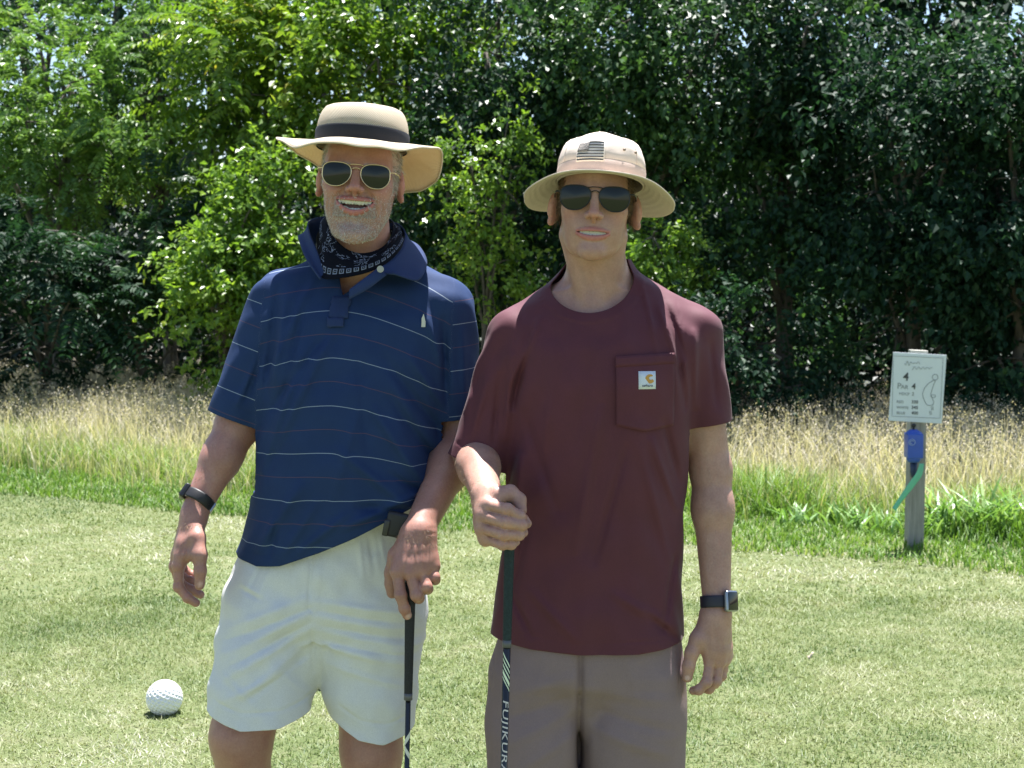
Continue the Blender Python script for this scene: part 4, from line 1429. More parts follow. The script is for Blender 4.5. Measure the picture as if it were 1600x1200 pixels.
def boonie_hat(parent, W):
    c = W(938, 286, -.020)
    fr = Frame(c, rot(yaw=-3, pitch=-9, roll=3.2), 1.0)
    cm, N, col = cloth_mat('tan ripstop cotton', (.64, .54, .46), var=.06, sheen=.0, wr=30, wrs=.35, wrd=.004)
    ax, ay = .0835, .102
    prof = [(-.004, .99), (.010, 1.0), (.024, .995), (.0248, 1.004), (.038, .985), (.050, .95), (.061, .895), (.070, .82), (.0765, .72), (.0810, .58), (.0838, .40), (.0850, .2), (.0855, .02)]

    def cf(p, f):
        z, s = p
        lump = 1 + .014 * math.sin(3 * f + z * 60) + (.010 * math.sin(7 * f + 1 + z * 110) + .006 * math.sin(13 * f + 2 - z * 150)) * min(1, max(0, (z - .02) / .02))
        return fr.out((ax * s * math.cos(f) * lump, ay * s * math.sin(f) * lump, z + .0022 * math.sin(4 * f + 2) * max(0, (z - .03) / .04)))
    V, F, r, n = hat_grid(prof, 80, cf)
    cap = np.vstack([V, V[-n:].mean(0)[None]])
    Ft = np.stack([np.arange((r - 1) * n, r * n), (r - 1) * n + (np.arange(n) + 1) % n, np.full(n, r * n)], -1)
    hat = cloth_obj('bucket_hat', cap, [F, Ft], parent, cm, None, .002)
    deg = np.array([0, 30, 60, 90, 120, 150, 180, 210, 240, 270, 300, 330, 360])
    hz = np.array([-.042, -.040, -.034, -.030, -.034, -.042, -.040, -.028, -.014, -.008, -.014, -.030, -.042])
    t = np.linspace(0, 1, 14)

    def bf(tt, f):
        d = math.degrees(f)
        w = np.interp([d - 10, d - 5, d, d + 5, d + 10], np.concatenate([deg - 360, deg[1:], deg[1:] + 360]), np.concatenate([hz, hz[1:], hz[1:]])).mean()
        r0 = 1 / math.sqrt((math.cos(f) / ax) ** 2 + (math.sin(f) / ay) ** 2)
        R = .141 + .012 * abs(math.sin(f))
        rr = r0 + (R - r0) * tt
        z = w * tt ** 1.2 + .0012 * math.sin(6 * f + 1) * tt - .002
        z -= .0007 * (math.sin(tt * 2 * math.pi * 6) > .6)         # stitching rows round the brim
        return fr.out((rr * math.cos(f), rr * math.sin(f), z))
    V, F, r, n = hat_grid(np.linspace(0, 1, 26), 120, bf)
    cloth_obj('brim', V, F, hat, cm, None, .0024)
    # flag patch on the front, a real small slab that follows the crown: stripes and a starred canton
    pc = cf((.0445, .998), math.radians(258))
    def on(x, z, lift):
        """a point on the crown's front at x, z in the patch's own metres"""
        best = None
        f = math.radians(270) + (x - .012) / .098
        zz = .0445 + z
        s = np.interp(zz, [q[0] for q in prof], [q[1] for q in prof])
        p = cf((zz, s), f); ctr = fr.out((0, 0, zz))
        nrm = p - ctr; nrm = nrm / np.linalg.norm(nrm)
        return p + nrm * lift
    def quad(name, x0, x1, z0, z1, lift, mat, par, nx=10, nz=4):
        G = np.array([[on(x, z, lift) for x in np.linspace(x0, x1, nx)] for z in np.linspace(z0, z1, nz)])
        i = np.arange(nz - 1)[:, None]; j = np.arange(nx - 1)[None]
        F = np.stack([i * nx + j, i * nx + j + 1, (i + 1) * nx + j + 1, (i + 1) * nx + j], -1).reshape(-1, 4)
        return cloth_obj(name, G.reshape(-1, 3), F, par, mat, None, .001)
    pale = plain('patch pale thread', (.74, .66, .56), .8, bump=.3, bscale=1200)
    dark = plain('patch dark thread', (.035, .033, .038), .8, bump=.3, bscale=1200)
    x0, x1, z0, z1 = -.044, .0185, -.0275, .0135
    pt = quad('flag_patch', x0, x1, z0, z1, .0022, pale, hat)
    b = .0022
    w, h = x1 - x0 - 2 * b, z1 - z0 - 2 * b
    sh = h / 13
    for k in range(13):
        if k % 2 == 0:
            zt = z1 - b - k * sh
            xs = x0 + b + (w * .42 if k < 7 else 0)
            quad('stripe', xs, x1 - b, zt - sh * .85, zt - sh * .05, .0028, dark, pt, 10, 2)
    Nn = NT('patch canton'); ch = Nn.noise(900.0, None, 1)
    Nn.p(color=Nn.ramp(ch, [(.46, (.07, .065, .07)), (.56, (.34, .30, .26))]), rough=.8)
    quad('canton', x0 + b, x0 + b + w * .42, z1 - b - 7 * sh, z1 - b, .0034, Nn.m, pt, 6, 5)
    bm_, _, _ = cloth_mat('tan hat band cotton', (.60, .46, .385), var=.06, wr=30, wrs=.3, wrd=.004)
    V, F, r, n = hat_grid([(-.003, 1.000), (.004, 1.014), (.012, 1.016), (.021, 1.012), (.0235, 1.000)], 80, cf)
    link('hat_band', np_mesh('hat_band', V, F, True, None, bm_), hat)
    for d in (262, 322, 215):           # seams up the crown
        P = [cf((z, s * 1.004), math.radians(d)) for z, s in prof[3:12]]
        link('seam', tube_mesh('seam', P, .0009, 5, cm), hat)
    # eyelets
    for d in (300, 318):
        p = cf((.046, 1.0), math.radians(d)); ctr = fr.out((0, 0, .046)); nn = unit(p - ctr)
        link('eyelet', tube_mesh('eyelet', [p + nn * -.001, p + nn * .0012], [.0028, .0026], 10, plain('eyelet brass', (.25, .2, .15), .5, .6)), hat)
    return hat


# ------------------------------------------------------------------ the older man: straw hat, striped navy polo, stone shorts
def bodies_finish(S, fr, info, cols, refine_boxes, parent, mat, nails=(), beard=None, hair=None, arm_hair=None):
    V, F = S.mesh(0.0036)
    m = np.zeros(len(V), bool)
    for lo, hi in refine_boxes:
        m |= ((V > np.array(lo)) & (V < np.array(hi))).all(1)
    V, F = refine(V, F, m)
    q = fr.loc(V.astype(np.float32))         # the mouth is small: split it once more
    V, F = refine(V, F, (np.abs(q[:, 0]) < info['hw'] + .006) & (q[:, 1] < -.06) & (q[:, 2] < info['mz'] + .014) & (q[:, 2] > info['mz'] - info['opn'] - .014))
    mm = np.zeros(len(V), bool)
    for lo, hi in refine_boxes:
        mm |= ((V > np.array(lo) - .01) & (V < np.array(hi) + .01)).all(1)
    V[mm] = S.project(V[mm], 2)
    col, t, mb, mh = skin_colours(S, V, fr, info, **cols)
    for p, r, c in nails:
        col = mixc(col, 0.8 * smoothstep(r, r * 0.7, np.linalg.norm(V - np.array(p), axis=1)), c)
    body = link('body', np_mesh('body', V, F, True, {'col': col, 'teeth': t}, mat), parent)
    Nv = np.zeros(len(V) * 3, np.float32); body.data.vertices.foreach_get('normal', Nv); Nv = Nv.reshape(-1, 3)
    ql = fr.loc(V.astype(np.float32))
    if beard: strands('beard', V, Nv, mb, *beard, parent, 5)
    if hair: strands('hair', V, Nv, mh * (ql[:, 2] < .055), *hair, parent, 6)
    if arm_hair is not None:
        w = np.zeros(len(V))
        for a, b in arm_hair[0]:
            t_ = np.clip(((V - a) @ (b - a)) / ((b - a) @ (b - a)), 0, 1)
            w = np.maximum(w, (np.linalg.norm(V - a - t_[:, None] * (b - a), axis=1) < .05) * .7)
        strands('arm_hair', V, Nv, w, *arm_hair[1:], parent, 7, .00022)
    return body


def hand(S, W, wrist, mcps, fingers, thumb, rf, wr=(0.026, 0.018), k=0.012):
    """wrist and knuckles joined into a palm, then five separate jointed digits; points are (x px, y px, depth m)"""
    w = W(*wrist)
    n = len(mcps)
    for i, m in enumerate(mcps):
        m = W(*m)
        st = w + (m - w) * 0.08 + (m - W(*mcps[1])) * 0.25
        S.cap(st, m, wr[1] * 0.85, rf * 1.18, k=k)
        if i:
            S.cap((W(*mcps[i - 1]) + w) / 2, (m + w) / 2, rf * 1.05, rf * 1.05, k=k)
            S.cap(W(*mcps[i - 1]) * .8 + w * .2, m * .8 + w * .2, rf * 1.0, rf * 1.0, k=k)
        S.ell(m, (rf * 1.18,) * 3, k=0.006)
    for i, f in enumerate(fingers):
        pts = [W(*mcps[i])] + [W(*p) for p in f]
        s = (1.0, 1.03, 0.97, 0.86)[i]
        finger(S, pts, rf * 1.02 * s, rf * 0.80 * s, k=0.0035)
    tp = [W(*p) for p in thumb]
    S.cap(w + (tp[0] - w) * 0.3, tp[0], wr[1] * 0.8, rf * 1.45, k=k)
    S.chain(tp, np.linspace(rf * 1.45, rf * 0.98, len(tp)), k=0.006)


def legs(S, W, hips, knees, ankles, r=(0.085, 0.058, 0.056, 0.038)):
    for h, kn, an in zip(hips, knees, ankles):
        S.cap(h, kn, r[0], r[1], k=0.03)
        mid = kn + (an - kn) * 0.35
        S.cap(kn, mid + np.array((0, 0.015, 0)), r[1] * 0.9, r[2], k=0.03)
        S.cap(mid + np.array((0, 0.015, 0)), an, r[2], r[3], k=0.03)
        S.ell(kn + np.array((0, -0.022, 0)), (0.036, 0.036, 0.042), k=0.025)
        S.cap(an, an + np.array((0, -0.13, -0.055)), 0.036, 0.024, k=0.02)
        S.ell(an + np.array((0, 0.03, -0.035)), (0.03, 0.03, 0.035), k=0.02)


def shoes(W, ankles, parent, mat, sole):
    for an in ankles:
        T = Sdf()
        T.cap(an + np.array((0, 0.02, -0.03)), an + np.array((0, -0.02, 0.005)), 0.046, 0.046, k=0.01)
        T.cap(an + np.array((0, 0.02, -0.045)), an + np.array((0, -0.16, -0.055)), 0.044, 0.042, k=0.02, flat=((0, 0, 1), 0.8))
        z = float(an[2]) - 0.082
        V, F = T.mesh(0.006)
        V, Fs = clip(V, F, an[2] + 0.02 - V[:, 2])
        o = link('shoe', np_mesh('shoe', V, Fs, True, None, mat), parent)
        U = Sdf()
        U.cap(np.array((an[0], an[1] + 0.025, an[2] - 0.074)), np.array((an[0], an[1] - 0.165, an[2] - 0.074)), 0.047, 0.046, k=0.0, flat=((0, 0, 1), 0.34))
        V, F = U.mesh(0.006)
        link('sole', np_mesh('sole', V, F, True, None, sole), o)


def hem_g(W, V, pts, Y):
    """height of V above a hem line given in the photograph's pixels"""
    P = np.array([px(x, y, Y) for x, y in pts])
    return V[:, 2] - np.interp(V[:, 0], P[:, 0], P[:, 2])


def secs_px(W, rows, Y):
    out = []
    for y, xl, xr, dy, rf, rb in rows:
        a, b = W(xl, y, dy), W(xr, y, dy)
        out.append((a[2], (a[0] + b[0]) / 2, Y + dy, (b[0] - a[0]) / 2, rf, rb))
    return out


def polo_mat():
    N = NT('striped navy knit')
    s = N.attr('stripe')
    def line(period, off, w):
        m = N.math('FRACT', N.math('DIVIDE', N.math('ADD', s, off), period))
        d = N.math('ABSOLUTE', N.math('SUBTRACT', m, 0.5))
        return N.math('LESS_THAN', d, w / period)
    f = N.noise(20.0, None, 4)
    base = N.mix(f, (0.012, 0.031, 0.098), (0.018, 0.045, 0.130))
    base = N.mix(N.noise(700.0, None, 2), N.mix(1.0, base, (0.75, 0.75, 0.78), 'MULTIPLY'), base)
    c = N.mix(N.math('MULTIPLY', line(0.0904, 0.0452, 0.0007), 0.6), base, (0.36, 0.42, 0.50))
    c = N.mix(N.math('MULTIPLY', line(0.0904, 0.0, 0.0007), 0.4), c, (0.17, 0.075, 0.075))
    N.p(color=c, rough=0.8, spec=0.25, sheen=0.0)
    b1 = N.bump(N.noise(16.0, None, 3, 0.5), 0.25, 0.008)
    N.p(normal=N.bump(N.noise(800.0, None, 2), 0.3, 0.0006, b1))
    return N.m


POLO_ROWS = [(392, 512, 622, .05, .068, .055), (410, 478, 655, .05, .072, .065), (432, 436, 700, .045, .080, .075), (460, 412, 722, .035, .093, .09), (500, 408, 716, .025, .112, .105), (560, 404, 702, .02, .132, .112), (640, 401, 692, .02, .152, .112), (720, 398, 688, .02, .165, .115), (790, 393, 690, .02, .168, .12), (840, 380, 690, .02, .162, .125), (880, 360, 685, .02, .155, .13), (930, 350, 680, .02, .15, .13)]


def inset(rows, y0, y1, d, px_d):
    """the trunk under a garment: the same sections drawn in by d metres"""
    return [(y, xl + px_d, xr - px_d, dy, rf - d, rb - d) for y, xl, xr, dy, rf, rb in rows if y0 <= y <= y1]


def make_older_man():
    root = empty('person', (A(480, 600)[0], YA, 0))
    tag(root, 'smiling bearded man in straw hat, sunglasses and striped navy polo leaning on a club', 'person')
    W = A
    S = Sdf()
    hc = px(556.5, 273, YA - 0.115) + np.array((0, 0.085, 0))
    fr = Frame(hc, rot(yaw=0.5, pitch=0, roll=4.5), 1.0)
    info = head_sdf(S, fr, jaw=.010, smile=1.0, wide=.97, teeth_lo=True, mz=-.0495, hw=.0350, opn=.0170, ce=.001, nz=.001, chinw=1.0, ear=.90, slim=.885, earz=.008, earx=-.0035)
    # neck, trunk under the shirt
    S.cap(fr.out((0, .022, -.06)), W(566, 420, 0.035), .055, .064, k=.012)
    S.cap(W(515, 452, 0.05), W(625, 455, 0.05), .035, .035, k=.04)
    S.loft(secs_px(W, inset(POLO_ROWS, 420, 560, .016, 13) + [(700, 415, 675, .02, .110, .10), (820, 400, 655, .02, .095, .10), (930, 385, 645, .02, .095, .105), (965, 390, 640, .02, .09, .10)], YA), k=.02, power=2.3)
    # his right arm (left in the photograph)
    sh, el, wr = W(432, 478, .02), W(371, 664, .0), W(304, 800, -.075)
    S.cap(sh, el, .048, .041, k=.03)
    S.cap(el, el + (wr - el) * .4, .041, .0375, k=.02)
    S.cap(el + (wr - el) * .35, wr, .0375, .0265, k=.02)
    dyh = -.085
    hand(S, W, (303, 806, -.078),
         [(279, 884, dyh - .040), (274, 885, dyh - .014), (275, 882, dyh + .012), (281, 877, dyh + .034)],
         [[(279, 917, dyh - .044), (293, 934, dyh - .046), (306, 942, dyh - .045)],
          [(281, 912, dyh - .012), (299, 922, dyh - .010), (313, 929, dyh - .010)],
          [(284, 902, dyh + .014), (298, 908, dyh + .016), (309, 915, dyh + .016)],
          [(290, 893, dyh + .036), (299, 898, dyh + .038), (307, 904, dyh + .038)]],
         [(308, 840, dyh - .035), (312, 868, dyh - .052), (313, 893, dyh - .058), (312, 914, dyh - .060)], .0102, wr=(.026, .023))
    S.cap(W(311, 866, dyh - .048), W(286, 868, dyh - .036), .0105, .0125, k=.014)
    S.cap(W(308, 846, dyh - .030), W(288, 850, dyh - .030), .013, .013, k=.014)
    S.cap(W(305, 805, -.08), W(288, 862, dyh - .012), .021, .019, k=.014)
    # his left arm, coming forward to the club
    sh2, el2, wr2 = W(694, 486, .02), W(724, 684, .03), W(655, 826, -.16)
    S.cap(sh2, el2, .046, .040, k=.03)
    S.cap(el2, el2 + (wr2 - el2) * .38, .043, .040, k=.02)
    S.cap(el2 + (wr2 - el2) * .3, wr2, .040, .0285, k=.02)
    d2 = -.185
    hand(S, W, (652, 832, -.165),
         [(621, 893, d2 - .012), (642, 896, d2 - .018), (661, 892, d2 - .012), (676, 885, d2 + .002)],
         [[(626, 930, d2 - .024), (632, 951, d2 - .022), (636, 961, d2 - .018)],
          [(651, 930, d2 - .030), (654, 934, d2 - .012), (648, 920, d2 + .004)],
          [(666, 917, d2 - .026), (668, 920, d2 - .008), (661, 908, d2 + .010)],
          [(679, 902, d2 - .010), (680, 906, d2 + .006), (673, 896, d2 + .020)]],
         [(620, 868, d2 + .018), (613, 895, d2 + .026), (612, 912, d2 + .028), (613, 926, d2 + .028)], .0114, wr=(.03, .026), k=.015)
    S.disp.append(folds([(645, 838, 628, 890, 3.2, 1.3), (652, 836, 645, 890, 3.0, 1.3), (660, 838, 660, 888, 3.0, 1.2), (633, 895, 636, 905, 3, -1.2), (652, 897, 657, 908, 3, -1.2), (668, 892, 672, 900, 3, -1.2),
                         (664, 832, 680, 836, 2.2, -1.0), (668, 826, 682, 829, 2.2, -1.0), (648, 850, 653, 880, 1.6, 0.8), (642, 842, 650, 820, 1.8, 0.7), (618, 930, 634, 928, 1.2, -.6), (618, 933, 634, 932, 1.1, -.5), (626, 951, 638, 949, 1.1, -.5), (644, 926, 660, 924, 1.2, -.5), (660, 914, 674, 911, 1.2, -.5)], YA - .19, True, YA - .12))
    S.disp.append(folds([(298, 815, 280, 875, 3, 1.0), (304, 815, 290, 870, 3, .9), (300, 858, 292, 880, 2.5, -1.0), (306, 893, 320, 893, 1.2, -.6), (306, 897, 320, 897, 1.2, -.6), (272, 905, 288, 903, 1.3, -.5), (272, 912, 288, 909, 1.2, -.5), (284, 934, 294, 926, 1.2, -.5), (306, 868, 319, 868, 1.2, -.4)], YA - .1, True, YA))
    # legs
    kn = [W(377, 1150, -.05), W(580, 1172, .0)]
    an = [np.array((kn[0][0] + .0, YA + .03, .088)), np.array((kn[1][0] + .01, YA + .05, .088))]
    legs(S, W, [W(430, 940, .02), W(575, 940, .02)], kn, an, (.088, .060, .058, .039))
    nails = [(W(313, 913, dyh - .072), .0075, (.62, .42, .36)), (W(638, 963, d2 - .024), .0075, (.60, .40, .34))]
    cols = dict(skin=(.37, .198, .158), lip=(.42, .165, .15), red=(.47, .175, .14), beard=((.52, .46, .42), .42), hair=((.42, .38, .34), .75), seed=3)
    hb = (fr.c - np.array((.11, .13, .17)), fr.c + np.array((.11, .09, .08)))
    b1 = (W(255, 960, -.2), W(335, 800, .02)); b2 = (W(596, 985, -.27), W(694, 822, -.1))
    skin = skin_mat('tanned skin')
    bodies_finish(S, fr, info, cols, [hb, b1, b2], root, skin, nails, (9500, .0027, (0, -.1, -.75), ((.34, .28, .24), (.78, .75, .72))), (5000, .011, (0, .3, -.8), ((.22, .20, .18), (.60, .57, .53))), ([(el, wr), (el2, wr2)], 2600, .011, (0, 0, -.9), ((.16, .10, .06), (.45, .33, .22))))
    shoes(W, an, root, plain('shoe leather', (.55, .55, .53), .5), plain('shoe sole', (.7, .7, .68), .7))

    # --- polo shirt
    T = Sdf()
    T.loft(secs_px(W, POLO_ROWS, YA), k=.02, power=2.3)
    T.cap(W(440, 472, .02), W(364, 672, -.002), .064, .055, k=.03)
    T.cap(W(694, 484, .02), W(716, 690, .028), .062, .056, k=.028)
    fl = [(520, 515, 430, 700, 7.38, 9.35), (470, 560, 405, 740, 6.56, 9.35), (500, 530, 420, 640, 5.74, -7.48), (560, 640, 520, 790, 8.2, 5.61), (600, 560, 690, 690, 8.2, -9.35), (640, 560, 690, 640, 6.56, 9.35), (610, 620, 700, 770, 7.38, -11.22), (585, 640, 690, 800, 7.38, 9.35),
          (530, 700, 650, 800, 7.38, 7.48), (470, 760, 400, 860, 8.2, 9.35), (440, 790, 420, 870, 5.74, -7.48), (500, 780, 440, 870, 7.38, 5.61), (560, 790, 640, 800, 6.56, -7.48), (540, 820, 660, 770, 6.56, 9.35), (425, 450, 410, 620, 6.56, -9.35), (440, 470, 425, 600, 5.74, 7.48), (690, 500, 695, 640, 5.74, -11.22), (660, 480, 690, 580, 6.56, 7.48),
          (395, 560, 360, 640, 4.92, 5.61), (410, 520, 375, 630, 4.92, -5.61), (720, 520, 725, 640, 4.92, 5.61), (480, 440, 430, 560, 7.38, 7.48), (470, 470, 440, 620, 4.92, -5.61), (555, 520, 575, 700, 7.38, -4.68), (525, 445, 520, 500, 4.1, 3.74), (545, 800, 470, 860, 5.74, 6.55), (425, 440, 408, 560, 1.4, -1.6), (408, 560, 402, 660, 1.4, -1.6), (688, 448, 702, 560, 1.4, -1.6), (702, 560, 696, 650, 1.4, -1.6), (362, 866, 430, 872, 1.3, -1.0), (430, 872, 560, 824, 1.3, -1.0), (332, 628, 400, 658, 1.3, -1.2), (610, 740, 680, 790, 4.92, -7.48)]
    T.disp.append(folds(fl, YA - .12, True, YA + .02))
    T.disp.append(lambda P: (0.0035 * wob(P[:, 0] * 1.0 + P[:, 1] * .5, P[:, 2] * .35, 41, 30) + 0.0022 * wob(P[:, 0], P[:, 2] * .6 + P[:, 1], 42, 55)).astype(np.float32))
    V, F = T.mesh(0.004)
    # openings: hem, sleeves, neck with a placket slit
    V, F = clip(V, F, hem_g(W, V, [(300, 872), (358, 876), (400, 885), (440, 881), (500, 860), (560, 834), (630, 800), (700, 764), (800, 730)], YA - .1))
    ax = unit(W(364, 672, -.002) - W(440, 472, .02)); pt = W(364, 655, -.002)
    g = -((V - pt) @ ax); sl = (V[:, 0] < W(398, 0)[0]) & (V[:, 2] < W(0, 560)[2]) & (np.linalg.norm(V - pt, axis=1) < .16)
    g = np.where(sl, g, 1.0); V, F = clip(V, F, g)
    ax2 = unit(W(716, 690, .028) - W(694, 484, .02)); pt2 = W(718, 652, .025)
    g = -((V - pt2) @ ax2); sl = (V[:, 0] > W(672, 0)[0]) & (np.abs(V[:, 2] - pt2[2]) < .13) & (np.linalg.norm(V - pt2, axis=1) < .12) & ((V[:, 0] > W(688, 0)[0]) | (V[:, 1] > YA + .06))
    g = np.where(sl, g, 1.0); V, F = clip(V, F, g)
    nc = W(566, 405, .03)
    e = np.sqrt(((V[:, 0] - nc[0]) / .078) ** 2 + ((V[:, 1] - nc[1] + .0) / .085) ** 2)
    g = np.maximum((e - 1) * .07, W(0, 428)[2] - V[:, 2])
    # the open placket: a narrow V down the chest
    xv = W(529, 0, -.1)[0]; zt, zb = W(0, 395, -.1)[2], W(0, 462, -.1)[2]
    tt = np.clip((V[:, 2] - zb) / (zt - zb), 0, 1.4)
    vg = np.where((V[:, 1] < YA), np.maximum(np.abs(V[:, 0] - (xv + tt * .040)) - tt * .062, zb - V[:, 2]), 1.0)
    V, F = clip(V, F, np.minimum(g, vg))
    # stripes follow the cloth: level round the body, square to the sleeve
    z0 = W(520, 780, -.12)[2]
    zpx = lambda y: W(520, y, -.1)[2]
    zz = [zpx(900), zpx(840), zpx(775), zpx(700), zpx(600), zpx(470), zpx(400)]
    dx = (V[:, 0] - W(520, 600, -.1)[0]) / .2
    dr = np.interp(V[:, 2], zz, [-.04, -.035, .004, .055, .065, .060, .04])
    dl = np.interp(V[:, 2], zz, [.0, .002, .006, .012, .030, .040, .03])
    st = V[:, 2] - z0 + np.where(dx > 0, dr, dl) * np.abs(dx) ** 1.6 * (V[:, 1] < YA + .06)
    st = st - 0.3 * T.disp[0](V.astype(np.float32)) - 0.15 * T.disp[1](V.astype(np.float32))
    armd = np.clip(((V - W(440, 472, .02)) @ ax), 0, 1)
    lmask = smoothstep(W(412, 0)[0], W(400, 0)[0], V[:, 0] + .35 * (V[:, 2] - W(0, 560)[2]) * 0)
    lmask = ((V[:, 0] - W(415, 470)[0]) * 1.0 < (V[:, 2] - W(0, 470)[2]) * 0.06) * (V[:, 2] > W(0, 700)[2])
    st = np.where(lmask > .5, -armd + .018, st)
    rmask = (V[:, 0] > W(708, 0)[0] - (W(0, 470)[2] - V[:, 2]) * .05)
    st = np.where(rmask, ((V - W(697, 484, .02)) @ -ax2) + .028, st)
    pm = polo_mat()
    shirt = cloth_obj('polo_shirt', V, F, root, pm, {'stripe': st})
    navy, _, _ = cloth_mat('navy collar knit', (.017, .034, .105), sheen=.0)
    # collar: right leaf folded down, left side standing up
    fy = -.10
    strip('collar', [W(600, 352, .10), W(620, 348, .07), W(634, 362, .03), W(629, 384, -.02), W(612, 402, -.07), W(588, 420, -.098)],
          [W(630, 372, .12), W(653, 382, .085), W(667, 404, .035), W(664, 424, -.04), W(650, 437, -.085), W(616, 425, -.112)], shirt, navy, 8, -.006, 40, .003, wrinkle=.0006)
    strip('collar', [W(598, 350, .10), W(545, 340, .112), W(506, 338, .088), W(484, 346, .04), W(485, 364, -.01), W(496, 392, -.055), W(507, 424, -.085)],
          [W(602, 392, .10), W(545, 400, .115), W(497, 404, .09), W(468, 370, .045), W(470, 386, -.02), W(482, 412, -.07), W(500, 438, -.098)], shirt, navy, 8, .006, 48, .003, wrinkle=.0012, seed=4)
    # placket and button band
    strip('placket', [W(546, 452, -.128), W(570, 434, -.118), W(592, 418, -.104)], [W(545, 468, -.130), W(575, 452, -.122), W(604, 430, -.110)], shirt, navy, 4, 0, 14, .002)
    def zs(x, y):
        P = px(x, y, YA - .13)
        i = np.argmin((V[:, 0] - P[0]) ** 2 + (V[:, 2] - P[2]) ** 2 + (V[:, 1] > YA) * 10)
        return V[i]
    pl = np.array([[zs(x, y) + np.array((0, -.0035, 0)) for x in np.linspace(507, 534, 7)] for y in np.linspace(497, 513, 5)])
    i = np.arange(4)[:, None]; j = np.arange(6)[None]
    Fq = np.stack([i * 7 + j, i * 7 + j + 1, (i + 1) * 7 + j + 1, (i + 1) * 7 + j], -1).reshape(-1, 4)
    cloth_obj('placket', pl.reshape(-1, 3), Fq, shirt, navy, None, .0025)
    pl = np.array([[zs(x - (y - 462) * .10, y) + np.array((0, -.0022, 0)) for x in np.linspace(513, 543, 7)] for y in np.linspace(464, 498, 9)])
    i = np.arange(8)[:, None]
    Fq = np.stack([i * 7 + j, i * 7 + j + 1, (i + 1) * 7 + j + 1, (i + 1) * 7 + j], -1).reshape(-1, 4)
    cloth_obj('placket', pl.reshape(-1, 3), Fq, shirt, navy, None, .0018)
    bpos = W(594.5, 420.5, -.123)
    Vb, Fb, Tb = tube([bpos + np.array((0, -.0005, 0)), bpos + np.array((0, -.0035, 0)), bpos + np.array((0, -.004, 0))], [.0066, .0066, .0045], 16)
    link('button', np_mesh('button', Vb, [Fb, Tb], False, None, plain('button grey', (.33, .33, .31), .4)), shirt)
    pin = zs(659, 502) + np.array((0, -.004, 0))
    q = np.array([(-.0035, 0, -.013), (.0040, 0, -.013), (.0046, 0, -.003), (.001, 0, .013), (-.003, 0, .004)])
    bm_fn = lambda bm: bm.faces.new([bm.verts.new(pin + v) for v in q])
    lg = link('embroidered_mark', bm_mesh('embroidered_mark', bm_fn, plain('pale thread', (.55, .55, .5), .7)), shirt)
    lg.modifiers.new('thickness', 'SOLIDIFY').thickness = .001
    # --- bandana round the neck
    N = NT('printed bandana')
    uu, vv = N.attr('u'), N.attr('v')
    cv = N.comb(N.math('MULTIPLY', uu, 11.0), N.math('MULTIPLY', vv, 2.2), 0.0)
    vo = N.n('TexVoronoi', feature='DISTANCE_TO_EDGE'); vo.inputs['Scale'].default_value = 2.1; N.t.links.new(cv, vo.inputs[0])
    nn = N.noise(2.6, cv, 2)
    curl = N.math('LESS_THAN', N.math('ABSOLUTE', N.math('SUBTRACT', N.math('FRACT', N.math('MULTIPLY', nn, 7.0)), .5)), .13)
    curl = N.math('MULTIPLY', curl, N.math('GREATER_THAN', N.noise(1.1, cv, 1), .52))
    su = N.math('ABSOLUTE', N.math('SUBTRACT', N.math('FRACT', N.math('MULTIPLY', uu, 46.0)), .5))
    sv = N.math('MULTIPLY', N.math('ABSOLUTE', N.math('SUBTRACT', vv, .80)), 5.2)
    ch = N.math('MAXIMUM', su, sv)
    sq = N.math('ADD', N.math('MULTIPLY', N.math('LESS_THAN', ch, .34), N.math('GREATER_THAN', ch, .22)), N.math('LESS_THAN', ch, .08))
    pr = N.math('ADD', N.math('MULTIPLY', curl, N.math('LESS_THAN', vv, .66)), sq, clamp=True)
    N.p(color=N.mix(N.math('MULTIPLY', pr, .8), (.003, .004, .009), (.24, .27, .36)), rough=.9, spec=.15, sheen=.0)
    top = [(614, 352, .03), (608, 374, -.030), (593, 389, -.062), (565, 396, -.078), (541, 389, -.070), (520, 368, -.045), (511, 346, .0), (516, 334, .055), (560, 332, .092), (604, 338, .078)]
    bot = [(630, 375, .035), (627, 388, -.045), (606, 408, -.086), (570, 426, -.108), (530, 434, -.115), (500, 432, -.085), (492, 400, -.01), (500, 375, .075), (560, 370, .112), (622, 368, .09)]
    strip('bandana', [W(*p) for p in top], [W(*p) for p in bot], root, N.m, 18, .005, 150, .0015, closed=True, wrinkle=.0030, seed=9)
    # --- shorts
    T = Sdf()
    T.loft(secs_px(W, [(725, 410, 655, .02, .118, .110), (790, 402, 658, .02, .122, .112), (850, 388, 652, .02, .130, .118), (885, 366, 658, .02, .135, .123), (920, 354, 660, .02, .137, .125), (960, 348, 662, .02, .13, .125), (985, 352, 655, .02, .115, .115)], YA), k=.02, power=2.5)
    T.loft(secs_px(W, [(870, 385, 480, .01, .09, .09), (930, 356, 496, .0, .113, .11), (1000, 338, 489, -.012, .115, .112), (1060, 328, 487, -.025, .110, .110), (1150, 319, 485, -.042, .104, .106)], YA), k=.035, power=2.2)
    T.loft(secs_px(W, [(870, 500, 640, .012, .09, .09), (930, 488, 660, .012, .113, .112), (1000, 494, 660, .012, .112, .11), (1080, 507, 652, .01, .104, .104), (1185, 526, 643, .005, .092, .098)], YA), k=.035, power=2.2)
    T.ell(W(492, 1000, .02), (.05, .095, .075), k=.03)
